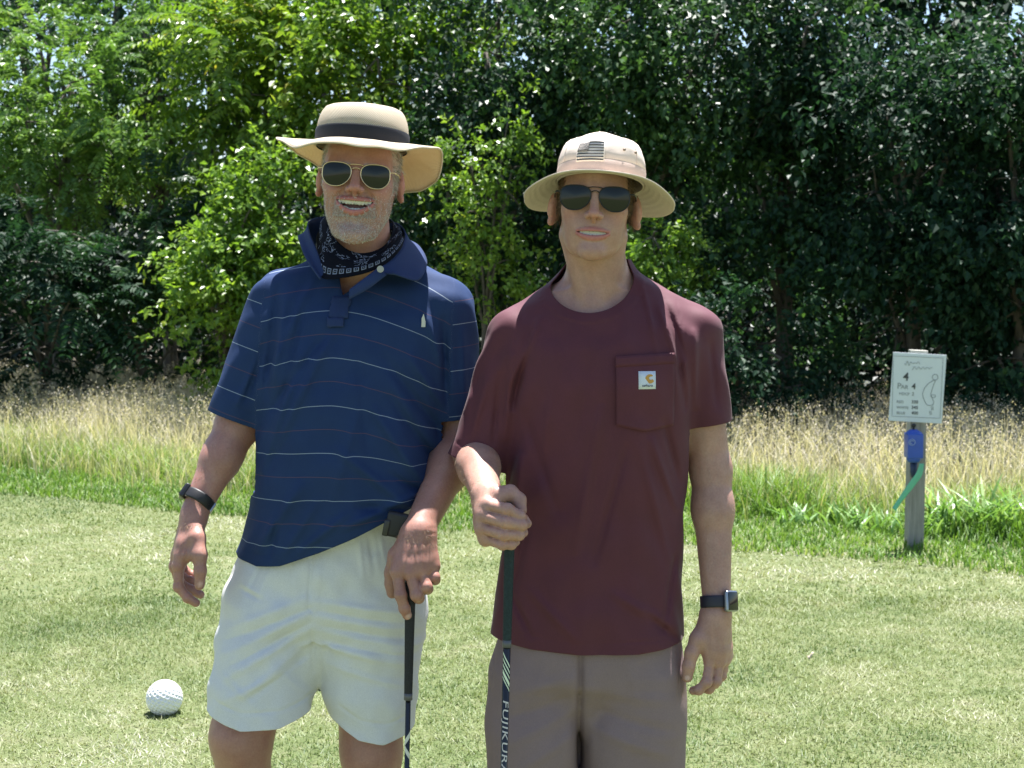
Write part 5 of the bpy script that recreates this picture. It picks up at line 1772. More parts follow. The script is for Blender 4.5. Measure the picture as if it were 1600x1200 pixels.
    sf = [(478, 935, 352, 985, 6.5, 4.14), (484, 960, 345, 1025, 6.5, 4.97), (486, 985, 350, 1060, 6.5, 4.97), (480, 1010, 380, 1085, 5.78, 4.14), (470, 1040, 345, 1095, 6.5, 3.31), (488, 950, 350, 1004, 4.33, -4.14), (484, 975, 360, 1040, 4.33, -4.14), (478, 1030, 390, 1090, 4.33, -3.31),
          (492, 940, 640, 965, 5.78, 4.14), (495, 965, 650, 995, 5.78, 4.14), (500, 990, 650, 1020, 5.78, 4.14), (503, 1015, 645, 1050, 5.78, 3.31), (510, 1045, 640, 1085, 5.78, 3.31), (495, 955, 640, 982, 3.61, -3.31), (500, 980, 640, 1008, 3.61, -3.31), (503, 1005, 645, 1036, 3.61, -3.31),
          (372, 925, 408, 938, 4, -4), (374, 917, 404, 930, 3.61, 2.07), (487, 855, 481, 955, 2.6, -4.5), (500, 855, 496, 950, 4.33, 2.07), (481, 950, 492, 962, 2.6, -3), (560, 845, 566, 905, 3.61, 3.31), (575, 842, 584, 900, 4, -4), (592, 838, 602, 890, 3.61, 3.31), (420, 890, 395, 950, 5.78, 3.31), (405, 885, 385, 930, 4.33, -3.31), (460, 880, 462, 960, 6.5, 2.48),
          (486, 985, 484, 1060, 4.33, -4.14), (497, 1000, 505, 1070, 4.33, 2.48), (331, 1095, 380, 1111, 2.6, -2.4), (380, 1111, 440, 1110, 2.6, -2.4), (440, 1110, 484, 1098, 2.6, -2.4), (524, 1110, 560, 1133, 2.6, -2.4), (560, 1133, 600, 1141, 2.6, -2.4), (600, 1141, 645, 1128, 2.6, -2.4), (440, 1050, 480, 1100, 4.33, 2.48), (345, 1050, 400, 1100, 5.06, 2.07)]
    T.disp.append(folds(sf, YA - .12, True, YA + .01))
    T.disp.append(lambda P: (0.0025 * wob(P[:, 0] * .5, P[:, 2], 51, 40) + 0.0016 * wob(P[:, 0], P[:, 2] * 1.3 + P[:, 1], 52, 75)).astype(np.float32))
    V, F = T.mesh(0.0032)
    V, F = clip(V, F, W(0, 745, -.1)[2] - V[:, 2])
    mid = W(497, 1100, -.05)[0]
    gl = hem_g(W, V, [(280, 1108), (322, 1116), (380, 1133), (440, 1132), (483, 1119), (499, 1114)], YA - .1)
    gr = hem_g(W, V, [(495, 1118), (527, 1135), (560, 1155), (600, 1163), (645, 1151), (680, 1140)], YA - .08)
    V, F = clip(V, F, np.where(V[:, 0] < mid, gl, gr))
    sm, N, c = cloth_mat('stone cotton twill', (.655, .65, .66), var=.05, wr=20, wrs=.35, wrd=.006)
    sh = cloth_obj('shorts', V, F, root, sm)
    # belt line, loop and the black pouch clipped on it
    def front(V, x, y, dy):
        P = px(x, y, YA - .12)
        i = np.argmin((V[:, 0] - P[0]) ** 2 + (V[:, 2] - P[2]) ** 2 + (V[:, 1] > YA) * 10)
        return V[i] + np.array((0, dy, 0))
    lp = [front(V, 551, y, -.004) for y in (828, 836, 846)]
    strip('belt_loop', [p - np.array((.004, 0, 0)) for p in lp], [p + np.array((.004, 0, 0)) for p in lp], sh, sm, 3, 0, 6, .002)
    blk = plain('black nylon', (.010, .010, .013), .55, var=.3)
    R = Matrix.Rotation(math.radians(12), 3, 'Y')
    c0 = W(620, 820, -.146)
    po = link('phone_pouch', bm_mesh('phone_pouch', box_bm(c0, (.042, .020, .048), R), blk, True, .006, 3), root)
    link('clip', bm_mesh('clip', box_bm(W(604, 824, -.150), (.012, .016, .032), R), plain('black plastic', (.02, .02, .022), .35), True, .003, 2), po)
    wp = wr + (el - wr) * .10
    watch(root, wp + np.array((0, 0, .006)), unit(el - wr + np.array((.012, 0, -.03))), np.array((-.9, -.1, .25)), .0315, .0275, .021, (.010, .010, .012), False)
    straw_hat(root, W)
    sunglasses(root, fr, (.62, .50, .33), -.0985, .0365, .0275, .0230, 0.0)
    return root, fr, info


MAN_A = make_older_man()


# ------------------------------------------------------------------ the younger man: tan hat, maroon pocket tee, taupe shorts
def text_mesh(name, body, size, mat, M, parent, extrude=.0004, font_align='CENTER', shear=0.0, bold=0.0, spacing=1.0):
    cu = bpy.data.curves.new(name, 'FONT')
    cu.body = body; cu.size = size; cu.extrude = extrude; cu.align_x = font_align; cu.align_y = 'CENTER'; cu.shear = shear; cu.offset = bold; cu.space_character = spacing
    cu.resolution_u = 3
    o = bpy.data.objects.new(name, cu)
    COL.objects.link(o)
    dg = bpy.context.evaluated_depsgraph_get()
    me = bpy.data.meshes.new_from_object(o.evaluated_get(dg))
    bpy.data.objects.remove(o); bpy.data.curves.remove(cu)
    me.transform(M)
    me.materials.clear(); me.materials.append(mat)
    return link(name, me, parent)


TEE_ROWS = [(405, 893, 982, .05, .062, .055), (432, 872, 1003, .05, .066, .062), (455, 838, 1050, .045, .074, .072), (478, 795, 1098, .035, .084, .086), (505, 778, 1118, .025, .098, .098), (545, 780, 1105, .02, .115, .106), (600, 791, 1086, .02, .128, .106), (700, 795, 1078, .02, .123, .105), (800, 791, 1069, .02, .118, .106), (900, 780, 1067, .02, .120, .112), (1000, 764, 1072, .02, .125, .12), (1060, 758, 1074, .02, .126, .122)]


def make_younger_man():
    root = empty('person', (Bp(920, 600)[0], YB, 0))
    tag(root, 'young man in tan brimmed hat, dark sunglasses and maroon pocket tee holding a club', 'person')
    W = Bp
    S = Sdf()
    hc = px(934, 310.5, YB - 0.115) + np.array((0, 0.085, 0))
    fr = Frame(hc, rot(yaw=-3.5, pitch=0, roll=3.2), .985)
    info = head_sdf(S, fr, jaw=-.005, smile=.35, wide=.89, slim=.825, mz=-.0605, hw=.0295, opn=.0075, ce=-.001, earout=10, nz=-.002, chinw=.9, ear=.98, earx=.0045)
    S.cap(fr.out((0, .018, -.06)), W(936, 452, .035), .0525, .062, k=.010)
    S.cap(W(872, 474, .045), W(1003, 464, .045), .034, .034, k=.05)
    for s in (-1, 1):      # the cords of the neck, barely showing
        S.cap(fr.out((s * .050, .005, -.07)), W(926 + s * 12, 474, -.028), .010, .008, k=.03)
    S.loft(secs_px(W, inset(TEE_ROWS, 450, 700, .013, 11) + [(800, 808, 1052, .02, .095, .10), (900, 800, 1050, .02, .10, .10), (1000, 790, 1055, .02, .10, .11), (1060, 790, 1055, .02, .095, .10)], YB), k=.02, power=2.35)
    # his right arm, forearm coming at the camera to the club
    sh, el, wr = W(812, 530, .02), W(742, 708, .03), W(760, 774, -.165)
    S.cap(sh, el, .047, .038, k=.03)
    S.cap(el, el + (wr - el) * .35, .040, .0385, k=.02)
    S.cap(el + (wr - el) * .3, wr, .0385, .0275, k=.02)
    d = -.19
    mc = [(762, 789, d - .018), (755, 806, d - .022), (753, 825, d - .022), (759, 842, d - .018)]
    fg = [[(793, 796, d - .046), (812, 806, d - .040), (819, 811, d - .026)],
          [(790, 816, d - .050), (815, 820, d - .044), (823, 818, d - .026)],
          [(788, 835, d - .048), (811, 836, d - .042), (818, 832, d - .026)],
          [(785, 851, d - .040), (799, 851, d - .038), (806, 847, d - .026)]]
    hand(S, W, (760, 777, -.168), mc, fg, [(778, 774, d - .004), (797, 770, d + .004), (811, 781, d + .002), (814, 797, d - .006)], .0110, wr=(.026, .025), k=.013)
    S.disp.append(folds([(757, 797, 775, 803, 1.6, -1.3), (752, 815, 770, 822, 1.6, -1.3), (753, 833, 770, 840, 1.6, -1.3), (791, 789, 789, 803, 1.2, -.5), (788, 810, 787, 824, 1.2, -.5), (786, 829, 784, 842, 1.2, -.5), (810, 800, 807, 812, 1.1, -.5), (812, 815, 811, 826, 1.1, -.5), (808, 832, 807, 843, 1.1, -.5)], YB - .22, True, YB - .15))
    # his left arm hanging
    sh2, el2, wr2 = W(1084, 520, .02), W(1111, 735, .03), W(1120, 945, -.03)
    S.cap(sh2, el2, .046, .037, k=.03)
    S.cap(el2, el2 + (wr2 - el2) * .3, .038, .0385, k=.02)
    S.cap(el2 + (wr2 - el2) * .28, wr2, .038, .0265, k=.02, flat=((0, 1, 0), .9))
    q = -.03
    hand(S, W, (1119, 955, -.032),
         [(1110, 1034, q - .022), (1124, 1033, q - .016), (1132, 1030, q + .002), (1135, 1024, q + .020)],
         [[(1104, 1066, q - .036), (1092, 1078, q - .034), (1083, 1079, q - .024)],
          [(1119, 1064, q - .022), (1108, 1076, q - .016), (1094, 1076, q - .006)],
          [(1127, 1056, q + .000), (1117, 1068, q + .006), (1104, 1068, q + .012)],
          [(1130, 1046, q + .022), (1121, 1058, q + .026), (1110, 1058, q + .028)]],
         [(1090, 998, q - .020), (1081, 1020, q - .026), (1076, 1041, q - .030), (1074, 1058, q - .030)], .0102, wr=(.028, .024), k=.014)
    S.cap(W(1117, 962, -.034), W(1112, 1012, q - .012), .024, .020, k=.016)
    S.cap(W(1094, 1000, q - .02), W(1110, 1006, q - .014), .012, .014, k=.014)
    S.disp.append(folds([(1112, 972, 1110, 1028, 3, .9), (1120, 972, 1124, 1028, 3, .9), (1128, 972, 1132, 1024, 3, .8), (1117, 1036, 1116, 1048, 2.4, -1.6), (1129, 1034, 1126, 1046, 2.4, -1.5), (1104, 890, 1112, 925, 3, .9)], YB - .06, True, YB + .02))
    kn = [W(830, 1230, -.02), W(990, 1230, -.0)]
    an = [np.array((kn[0][0] + .0, YB + .04, .088)), np.array((kn[1][0] + .01, YB + .05, .088))]
    legs(S, W, [W(850, 1030, .02), W(985, 1030, .02)], kn, an, (.085, .056, .055, .038))
    nails = [(W(1074, 1060, q - .041), .006, (.62, .44, .40)), (W(815, 800, d - .018), .005, (.66, .48, .44))]
    cols = dict(skin=(.41, .243, .194), lip=(.43, .165, .148), red=(.48, .20, .165), hair=((.12, .075, .045), .9), seed=13)
    hb = (fr.c - np.array((.11, .13, .15)), fr.c + np.array((.11, .09, .06)))
    b1 = (W(735, 880, -.3), W(840, 745, -.1)); b2 = (W(1060, 1100, -.1), W(1150, 965, .06))
    bodies_finish(S, fr, info, cols, [hb, b1, b2], root, skin_mat('fair skin'), nails, None, (6000, .014, (0, .3, -.8), ((.05, .03, .02), (.20, .13, .08))), ([(el, wr), (el2, wr2)], 1800, .010, (0, 0, -.9), ((.20, .13, .08), (.50, .38, .26))))
    shoes(W, an, root, plain('canvas shoe', (.08, .08, .085), .7), plain('canvas shoe sole', (.7, .7, .68), .7))

    # --- tee shirt
    T = Sdf()
    T.loft(secs_px(W, TEE_ROWS, YB), k=.02, power=2.35)
    T.cap(W(812, 534, .02), W(739, 748, .025), .061, .062, k=.025)
    T.cap(W(1084, 522, .02), W(1109, 690, .026), .058, .048, k=.025)
    fl = [(830, 520, 800, 640, 6.24, -9.6), (845, 500, 800, 600, 5.46, 8), (800, 560, 790, 690, 6.24, 9.6), (820, 650, 870, 800, 7.8, -6.4), (940, 640, 900, 860, 7.8, 6.4), (980, 700, 930, 880, 6.24, -6.4), (1040, 660, 1066, 760, 6.24, -8), (1020, 690, 1062, 800, 6.24, 8), (1055, 500, 1075, 640, 6.24, -9.6), (1035, 480, 1062, 570, 4.68, 9.6),
          (1045, 470, 1075, 560, 3.9, -6.4), (1090, 520, 1095, 640, 5.46, 6.4), (1120, 540, 1130, 640, 4.68, -4.8), (830, 930, 900, 1000, 7.8, 6.4), (960, 930, 1060, 990, 7.8, 6.4), (1010, 960, 1062, 1010, 5.46, -6.4), (800, 940, 830, 1000, 5.46, -6.4), (920, 560, 900, 700, 9.36, -4), (870, 540, 850, 720, 7.8, 4.8), (1000, 700, 1050, 880, 7.02, 6.4),
          (1060, 880, 1040, 990, 5.46, -8), (760, 600, 735, 690, 5.46, 6.4), (780, 590, 770, 700, 4.68, -6.4), (745, 560, 725, 650, 4.68, 4.8), (815, 720, 800, 860, 6.24, 6.4), (830, 800, 800, 940, 6.24, -6.4), (1064, 468, 1080, 560, 1.4, -1.6), (1080, 560, 1076, 650, 1.4, -1.6), (822, 470, 800, 560, 1.4, -1.6), (800, 560, 793, 690, 1.4, -1.6), (1012, 450, 1030, 560, 3.9, 6.4),
          (700, 697, 745, 711, 1.6, -1.4), (745, 711, 795, 716, 1.6, -1.4), (765, 990, 900, 1008, 1.4, -1.2), (900, 1008, 1072, 1004, 1.4, -1.2), (1078, 650, 1145, 646, 1.4, -1.2)]
    T.disp.append(folds(fl, YB - .11, True, YB + .02))
    T.disp.append(lambda P: (0.0034 * wob(P[:, 0] * 1.0 + P[:, 1] * .5, P[:, 2] * .4, 61, 28) + 0.0020 * wob(P[:, 0], P[:, 2] * .6 + P[:, 1], 62, 60)).astype(np.float32))
    # ribbed neck band stands a little proud
    nc = W(925, 433, -.02); ca, sa = math.cos(math.radians(14)), math.sin(math.radians(14))
    def neck(P):
        x, z = P[:, 0] - nc[0], P[:, 2] - nc[2]
        xr, zr = x * ca + z * sa, -x * sa + z * ca
        zr = np.where(zr < 0, zr / .066, np.maximum(zr - .0, 0) / .5)
        yb = np.maximum(P[:, 1] - (YB - .01), 0) / .072
        return (np.sqrt((xr / .0825) ** 2 + zr ** 2 + yb ** 2) - 1) * .075
    T.disp.append(lambda P: np.where((neck(P) < .021) & (P[:, 2] > nc[2] - .13), np.float32(-.0022), np.float32(0)).astype(np.float32))
    V, F = T.mesh(0.0036)
    V, F = clip(V, F, hem_g(W, V, [(700, 1000), (764, 1008), (830, 1018), (900, 1023), (1000, 1023), (1072, 1015), (1140, 1010)], YB - .1))
    ax = unit(W(739, 748, .025) - W(812, 534, .02)); pt = W(744, 724, .0)
    g = -((V - pt) @ ax)
    sl = (V[:, 0] < W(800, 0)[0]) & (np.abs(V[:, 2] - pt[2]) < .12) & (np.linalg.norm((V - pt)[:, [0, 2]], axis=1) < .125) & ((V[:, 0] < W(792, 0)[0]))
    V, F = clip(V, F, np.where(sl, g, 1.0))
    ax2 = unit(W(1109, 690, .026) - W(1084, 522, .02)); pt2 = W(1110, 661, .02)
    g = -((V - pt2) @ ax2)
    sl = (V[:, 0] > W(1070, 0)[0]) & (np.abs(V[:, 2] - pt2[2]) < .10) & ((V[:, 0] > W(1080, 0)[0]) | (V[:, 1] > YB + .08)) & (np.linalg.norm((V - pt2)[:, [0, 2]], axis=1) < .11)
    V, F = clip(V, F, np.where(sl, g, 1.0))
    V, F = clip(V, F, neck(V))
    tm, _, _ = cloth_mat('maroon jersey', (.092, .022, .035), var=.12, rough=.75, sheen=.06, wr=12, wrs=.2, wrd=.008)
    shirt = cloth_obj('t_shirt', V, F, root, tm)

    fm = V[:, 1] < YB + .02
    VF = V[fm]
    def front(x, y, dy):
        P = px(x, y, YB - .10)
        d2 = (VF[:, 0] - P[0]) ** 2 + (VF[:, 2] - P[2]) ** 2
        i = np.argsort(d2)[:4]
        w = 1 / (d2[i] + 1e-8)
        q_ = (VF[i] * w[:, None]).sum(0) / w.sum()
        return np.array((P[0], q_[1] + dy, P[2]))
    def patch(name, outline, rows, cols, dy, mat, par, thick=.002):
        """outline: function of (s,t) in 0..1 giving photograph pixels"""
        G = np.array([[front(*outline(s, t), dy) for s in np.linspace(0, 1, cols)] for t in np.linspace(0, 1, rows)])
        i = np.arange(rows - 1)[:, None]; j = np.arange(cols - 1)[None]
        Fq = np.stack([i * cols + j, i * cols + j + 1, (i + 1) * cols + j + 1, (i + 1) * cols + j], -1).reshape(-1, 4)
        return cloth_obj(name, G.reshape(-1, 3), Fq, par, mat, None, thick)
    # pocket with a hemmed mouth and a shield-shaped foot
    foot = lambda s: 664 + 9 * (1 - abs(2 * s - 1)) + 1.5 * s
    pk = patch('pocket', lambda s, t: (962 + 93 * s + (-2 * (s - .5)) * t, (557 - 5 * s) * (1 - t) + foot(s) * t), 26, 22, -.0040, tm, shirt, .0022)
    patch('pocket_hem', lambda s, t: (961.5 + 94 * s, (556.5 - 5 * s) + 17 * t), 4, 22, -.0058, tm, pk, .0012)
    lw = plain('label white', (.62, .66, .74), .7, bump=.2, bscale=1500)
    lb = patch('brand_label', lambda s, t: (997 + 27 * s, 580 + 27.5 * t), 4, 4, -.0056, lw, pk, .0012)
    gold = plain('label gold', (.52, .27, .06), .6)
    # the label's emblem: a fat letter c, its tail tipped
    lc = front(1015, 591.5, -.0078)
    s1 = 1 / (FPX / (YB - .1))
    th = np.linspace(math.radians(52), math.radians(330), 26)
    def emblem(bm):
        vo = [bm.verts.new((lc[0] + 7.4 * math.cos(a) * s1, lc[1], lc[2] + 7.2 * math.sin(a) * s1)) for a in th]
        vi = [bm.verts.new((lc[0] + (3.0 * math.cos(a) + 1.4) * s1, lc[1], lc[2] + (2.7 * math.sin(a) + 1.2) * s1)) for a in th]
        for k in range(len(th) - 1): bm.faces.new((vo[k], vo[k + 1], vi[k + 1], vi[k]))
    e = link('emblem', bm_mesh('emblem', emblem, gold), lb)
    m = e.modifiers.new('thickness', 'SOLIDIFY'); m.thickness = .0006; m.offset = 0
    p = front(1011, 602, -.0085)
    text_mesh('label_lettering', 'carhartt', 5.4 * s1, plain('label ink', (.03, .04, .12), .7), Matrix.Translation(Vector(p)) @ Matrix.Rotation(math.radians(90), 4, 'X'), lb, .0002, bold=.0001)

    # --- shorts
    T = Sdf()
    T.loft(secs_px(W, [(930, 790, 1058, .02, .105, .105), (1000, 776, 1064, .02, .115, .115), (1050, 764, 1070, .02, .115, .12), (1090, 768, 1068, .02, .095, .115), (1130, 780, 1055, .03, .07, .10)], YB), k=.015, power=2.5)
    T.loft(secs_px(W, [(970, 800, 890, .02, .07, .08), (1040, 766, 907, .015, .105, .11), (1130, 757, 908, .01, .112, .112), (1200, 760, 908, .0, .108, .108), (1290, 764, 907, -.005, .102, .104)], YB), k=.012, power=2.3)
    T.loft(secs_px(W, [(970, 930, 1040, .02, .07, .08), (1040, 912, 1070, .015, .105, .11), (1130, 909, 1074, .012, .112, .112), (1200, 908, 1068, .01, .106, .108), (1290, 908, 1062, .01, .098, .102)], YB), k=.012, power=2.3)
    T.ell(W(909, 1105, .03), (.04, .085, .05), k=.02)
    T.disp.append(folds([(908, 1010, 907, 1110, 5, -12), (907, 1090, 907, 1230, 5, -14), (893, 1060, 890, 1200, 9, 4), (924, 1060, 926, 1200, 9, 4), (900, 1060, 790, 1090, 10, 4), (900, 1090, 780, 1130, 9, -4), (905, 1110, 790, 1165, 9, 4), (912, 1080, 1050, 1100, 10, 4), (915, 1110, 1060, 1150, 9, -4), (920, 1140, 1050, 1185, 9, 4), (1062, 1030, 1066, 1110, 2, -3), (924, 1025, 922, 1085, 1.6, -2), (922, 1085, 908, 1100, 1.6, -2), (775, 1030, 764, 1110, 2, -3), (900, 1150, 800, 1210, 8, 3), (850, 1030, 840, 1090, 9, 3), (985, 1030, 995, 1100, 9, 3)], YB - .1, True, YB + .01))
    T.disp.append(lambda P: (0.003 * wob(P[:, 0] * .6, P[:, 2], 71, 34)).astype(np.float32))
    V, F = T.mesh(0.0044)
    V, F = clip(V, F, W(0, 960, -.1)[2] - V[:, 2])
    V, F = clip(V, F, V[:, 2] - W(0, 1262, -.1)[2])
    sm, _, _ = cloth_mat('taupe cotton', (.235, .166, .166), var=.07, wr=22, wrs=.35, wrd=.006)
    cloth_obj('shorts', V, F, root, sm)

    boonie_hat(root, W)
    sunglasses(root, fr, (.03, .03, .032), -.0985, .0360, .0285, .0235, .002, .0011, .6)
    a_ = unit(el2 - wr2)
    watch(root, wr2 + a_ * .004 + np.array((0, 0, .002)), a_, np.array((.70, -.71, 0)), .0305, .0280, .0225, (.018, .018, .032), True)
    return root, fr, info


MAN_B = make_younger_man()


# ================================================================== clubs, ball, sign
def club(label, p0, p1, grip_len, r_grip, r_shaft, grip_mat, shaft_mat, bands=(), head_dir=(1, 0, 0), wood=False, letters=None):
    """p0 butt end, p1 a point lower down the shaft; the shaft runs on to the ground"""
    d = unit(p1 - p0)
    n = (p0[2] - 0.03) / -d[2]
    foot = p0 + d * n
    root = empty('golf_club', (foot[0], foot[1], 0))
    tag(root, label, 'golf club', 'clubs the two men hold')
    g = [p0 + d * t for t in (0, .004, .02, grip_len * .5, grip_len * .985, grip_len)]
    gr = link('grip', tube_mesh('grip', g, [r_grip * .6, r_grip * .95, r_grip, r_grip * .86, r_grip * .74, r_grip * .70], 20, grip_mat), root)
    link('grip_collar', tube_mesh('grip_collar', [p0 + d * (grip_len - .012), p0 + d * (grip_len + .001)], r_grip * .78, 20, plain('collar', (.10, .10, .11), .4)), gr)
    link('shaft', tube_mesh('shaft', [p0 + d * grip_len * .9, p0 + d * n * .6, foot], [r_shaft, r_shaft * .85, r_shaft * .6], 18, shaft_mat), root)
    side = unit(np.cross(d, np.array((0, 1.0, 0)))); fwd = np.cross(side, d)
    if fwd[1] > 0: fwd = -fwd
    if side[0] < 0: side = -side

    def wrap(P2):
        """(across, along from the butt) in metres on the front of the shaft"""
        P2 = np.asarray(P2, float)
        th = P2[:, 0] / r_shaft
        rr = r_shaft * 1.045
        return p0 + d * P2[:, 1:2] + side * (np.sin(th) * rr)[:, None] + fwd * (np.cos(th) * rr)[:, None]
    for k, (a0, a1, slant, wid, col) in enumerate(bands):
        th = np.linspace(-1.35, 1.35, 13) * wid
        top = np.stack([th * r_shaft, a0 + slant * th * r_shaft], -1); bot = np.stack([th * r_shaft, a1 + slant * th * r_shaft], -1)
        V = np.vstack([wrap(top), wrap(bot)])
        i = np.arange(12)
        link('band', np_mesh('band', V, np.stack([i, i + 1, i + 14, i + 13], -1), True, None, plain('shaft band', col, .4)), root)
    if letters:
        txt, a0, size, col = letters
        o = text_mesh('lettering', txt, size, plain('shaft lettering', col, .4), Matrix.Identity(4), None, 0.0, 'LEFT', .15, 0.0, 1.08)
        me = o.data
        bm = bmesh.new(); bm.from_mesh(me)
        bmesh.ops.subdivide_edges(bm, edges=[e for e in bm.edges if e.calc_length() > .002], cuts=2)
        V = np.array([v.co[:2] for v in bm.verts])
        W2 = wrap(np.stack([V[:, 1], a0 + V[:, 0] * 2.0], -1))
        for v, w in zip(bm.verts, W2): v.co = w - foot * np.array((1, 1, 0))
        bm.to_mesh(me); bm.free()
        o.parent = root
    # head
    hd = unit(np.array(head_dir, float))
    T = Sdf()
    if wood:
        T.ell(foot + hd * .035 + np.array((0, 0, .0)), (.055, .05, .03), k=0)
        T.cap(foot + np.array((0, 0, .06)), foot + hd * .01, .007, .010, k=.015)
    else:
        T.cap(foot + np.array((0, 0, .05)), foot, .0065, .0065, k=.008)
        T.cap(foot + hd * .005, foot + hd * .075 + np.array((0, 0, .018)), .014, .024, k=.01, flat=((0, 1, 0), .35))
    V, F = T.mesh(.004)
    link('club_head', np_mesh('club_head', V, F, True, None, plain('club steel', (.25, .25, .26), .3, .9)), root)
    return root


def rubber_mat(name, col, scale):
    N = NT(name)
    v = N.n('TexVoronoi'); v.inputs['Scale'].default_value = scale
    N.t.links.new(N.obj(), v.inputs[0])
    N.p(color=N.mix(v.outputs['Distance'], col, tuple(x * 2.6 for x in col)), rough=.65, spec=.3, normal=N.bump(v.outputs['Distance'], .6, .0012))
    return N.m


def make_clubs():
    s = FPX / 2.86
    p0, p1 = px(641.5, 902, 2.862), px(635.8, 1195, 2.862)
    L = lambda y: (y - 902) / s
    black = plain('black shaft lacquer', (.008, .008, .010), .22, coat=.3)
    club('black golf club under the older man\'s hand', p0, p1, L(1098), .0105, .0052, rubber_mat('black cord grip', (.012, .012, .014), 420), black,
         [(L(1156), L(1166), -1.6, .9, (.62, .62, .58)), (L(1178), L(1188), 1.6, .9, (.62, .62, .58))], (1, -.2, 0))
    s = FPX / 2.76
    p0, p1 = px(797.5, 781, 2.765), px(787.5, 1195, 2.75)
    L = lambda y: (y - 781) / s
    w = (.70, .80, .62)
    club('dark golf club with lettered shaft in the younger man\'s fist', p0, p1, L(1014), .0105, .0072, rubber_mat('dark green grip', (.008, .016, .018), 300), black,
         [(L(1033 + 9 * k), L(1036.5 + 9 * k), 1.9, .72, w) for k in range(3)] + [(L(1060), L(1067), 1.9, .72, w), (L(1071), L(1074), 1.9, .72, w)], (-1, -.3, 0), True, ('FUJIKURA', L(1097), .0150, (.62, .58, .60)))


def make_ball():
    d = .126
    c = px(257, 1099, 5.24); c[2] = d / 2 - .010
    root_me = None
    N = 170; M = 240
    th = np.linspace(0, np.pi, N); ph = np.linspace(0, 2 * np.pi, M, endpoint=False)
    D = np.stack([np.sin(th)[:, None] * np.cos(ph)[None], np.sin(th)[:, None] * np.sin(ph)[None], np.broadcast_to(np.cos(th)[:, None], (N, M))], -1).reshape(-1, 3)
    k = np.arange(252) + .5
    pz = 1 - 2 * k / 252; pr = np.sqrt(1 - pz ** 2); pa = np.pi * (1 + 5 ** .5) * k
    Q = np.stack([pr * np.cos(pa), pr * np.sin(pa), pz], -1)
    best = np.full(len(D), -1.0)
    for j in range(0, 252, 48):
        best = np.maximum(best, (D @ Q[j:j + 48].T).max(1))
    a = np.arccos(np.clip(best, -1, 1))
    dep = np.where(a < .098, -.05 * (1 - (a / .098) ** 2), 0)
    V = c + D * (d / 2) * (1 + dep)[:, None]
    i = np.arange(N - 1)[:, None]; j = np.arange(M)[None]
    F = np.stack([i * M + j, (i + 1) * M + j, (i + 1) * M + (j + 1) % M, i * M + (j + 1) % M], -1).reshape(-1, 4)
    o = link('tee_marker', np_mesh('tee_marker', V, F, True, None, plain('tee marker enamel', (.80, .80, .80), .35, var=.04)))
    tag(o, 'large white dimpled golf ball tee marker lying on the lawn', 'tee marker')


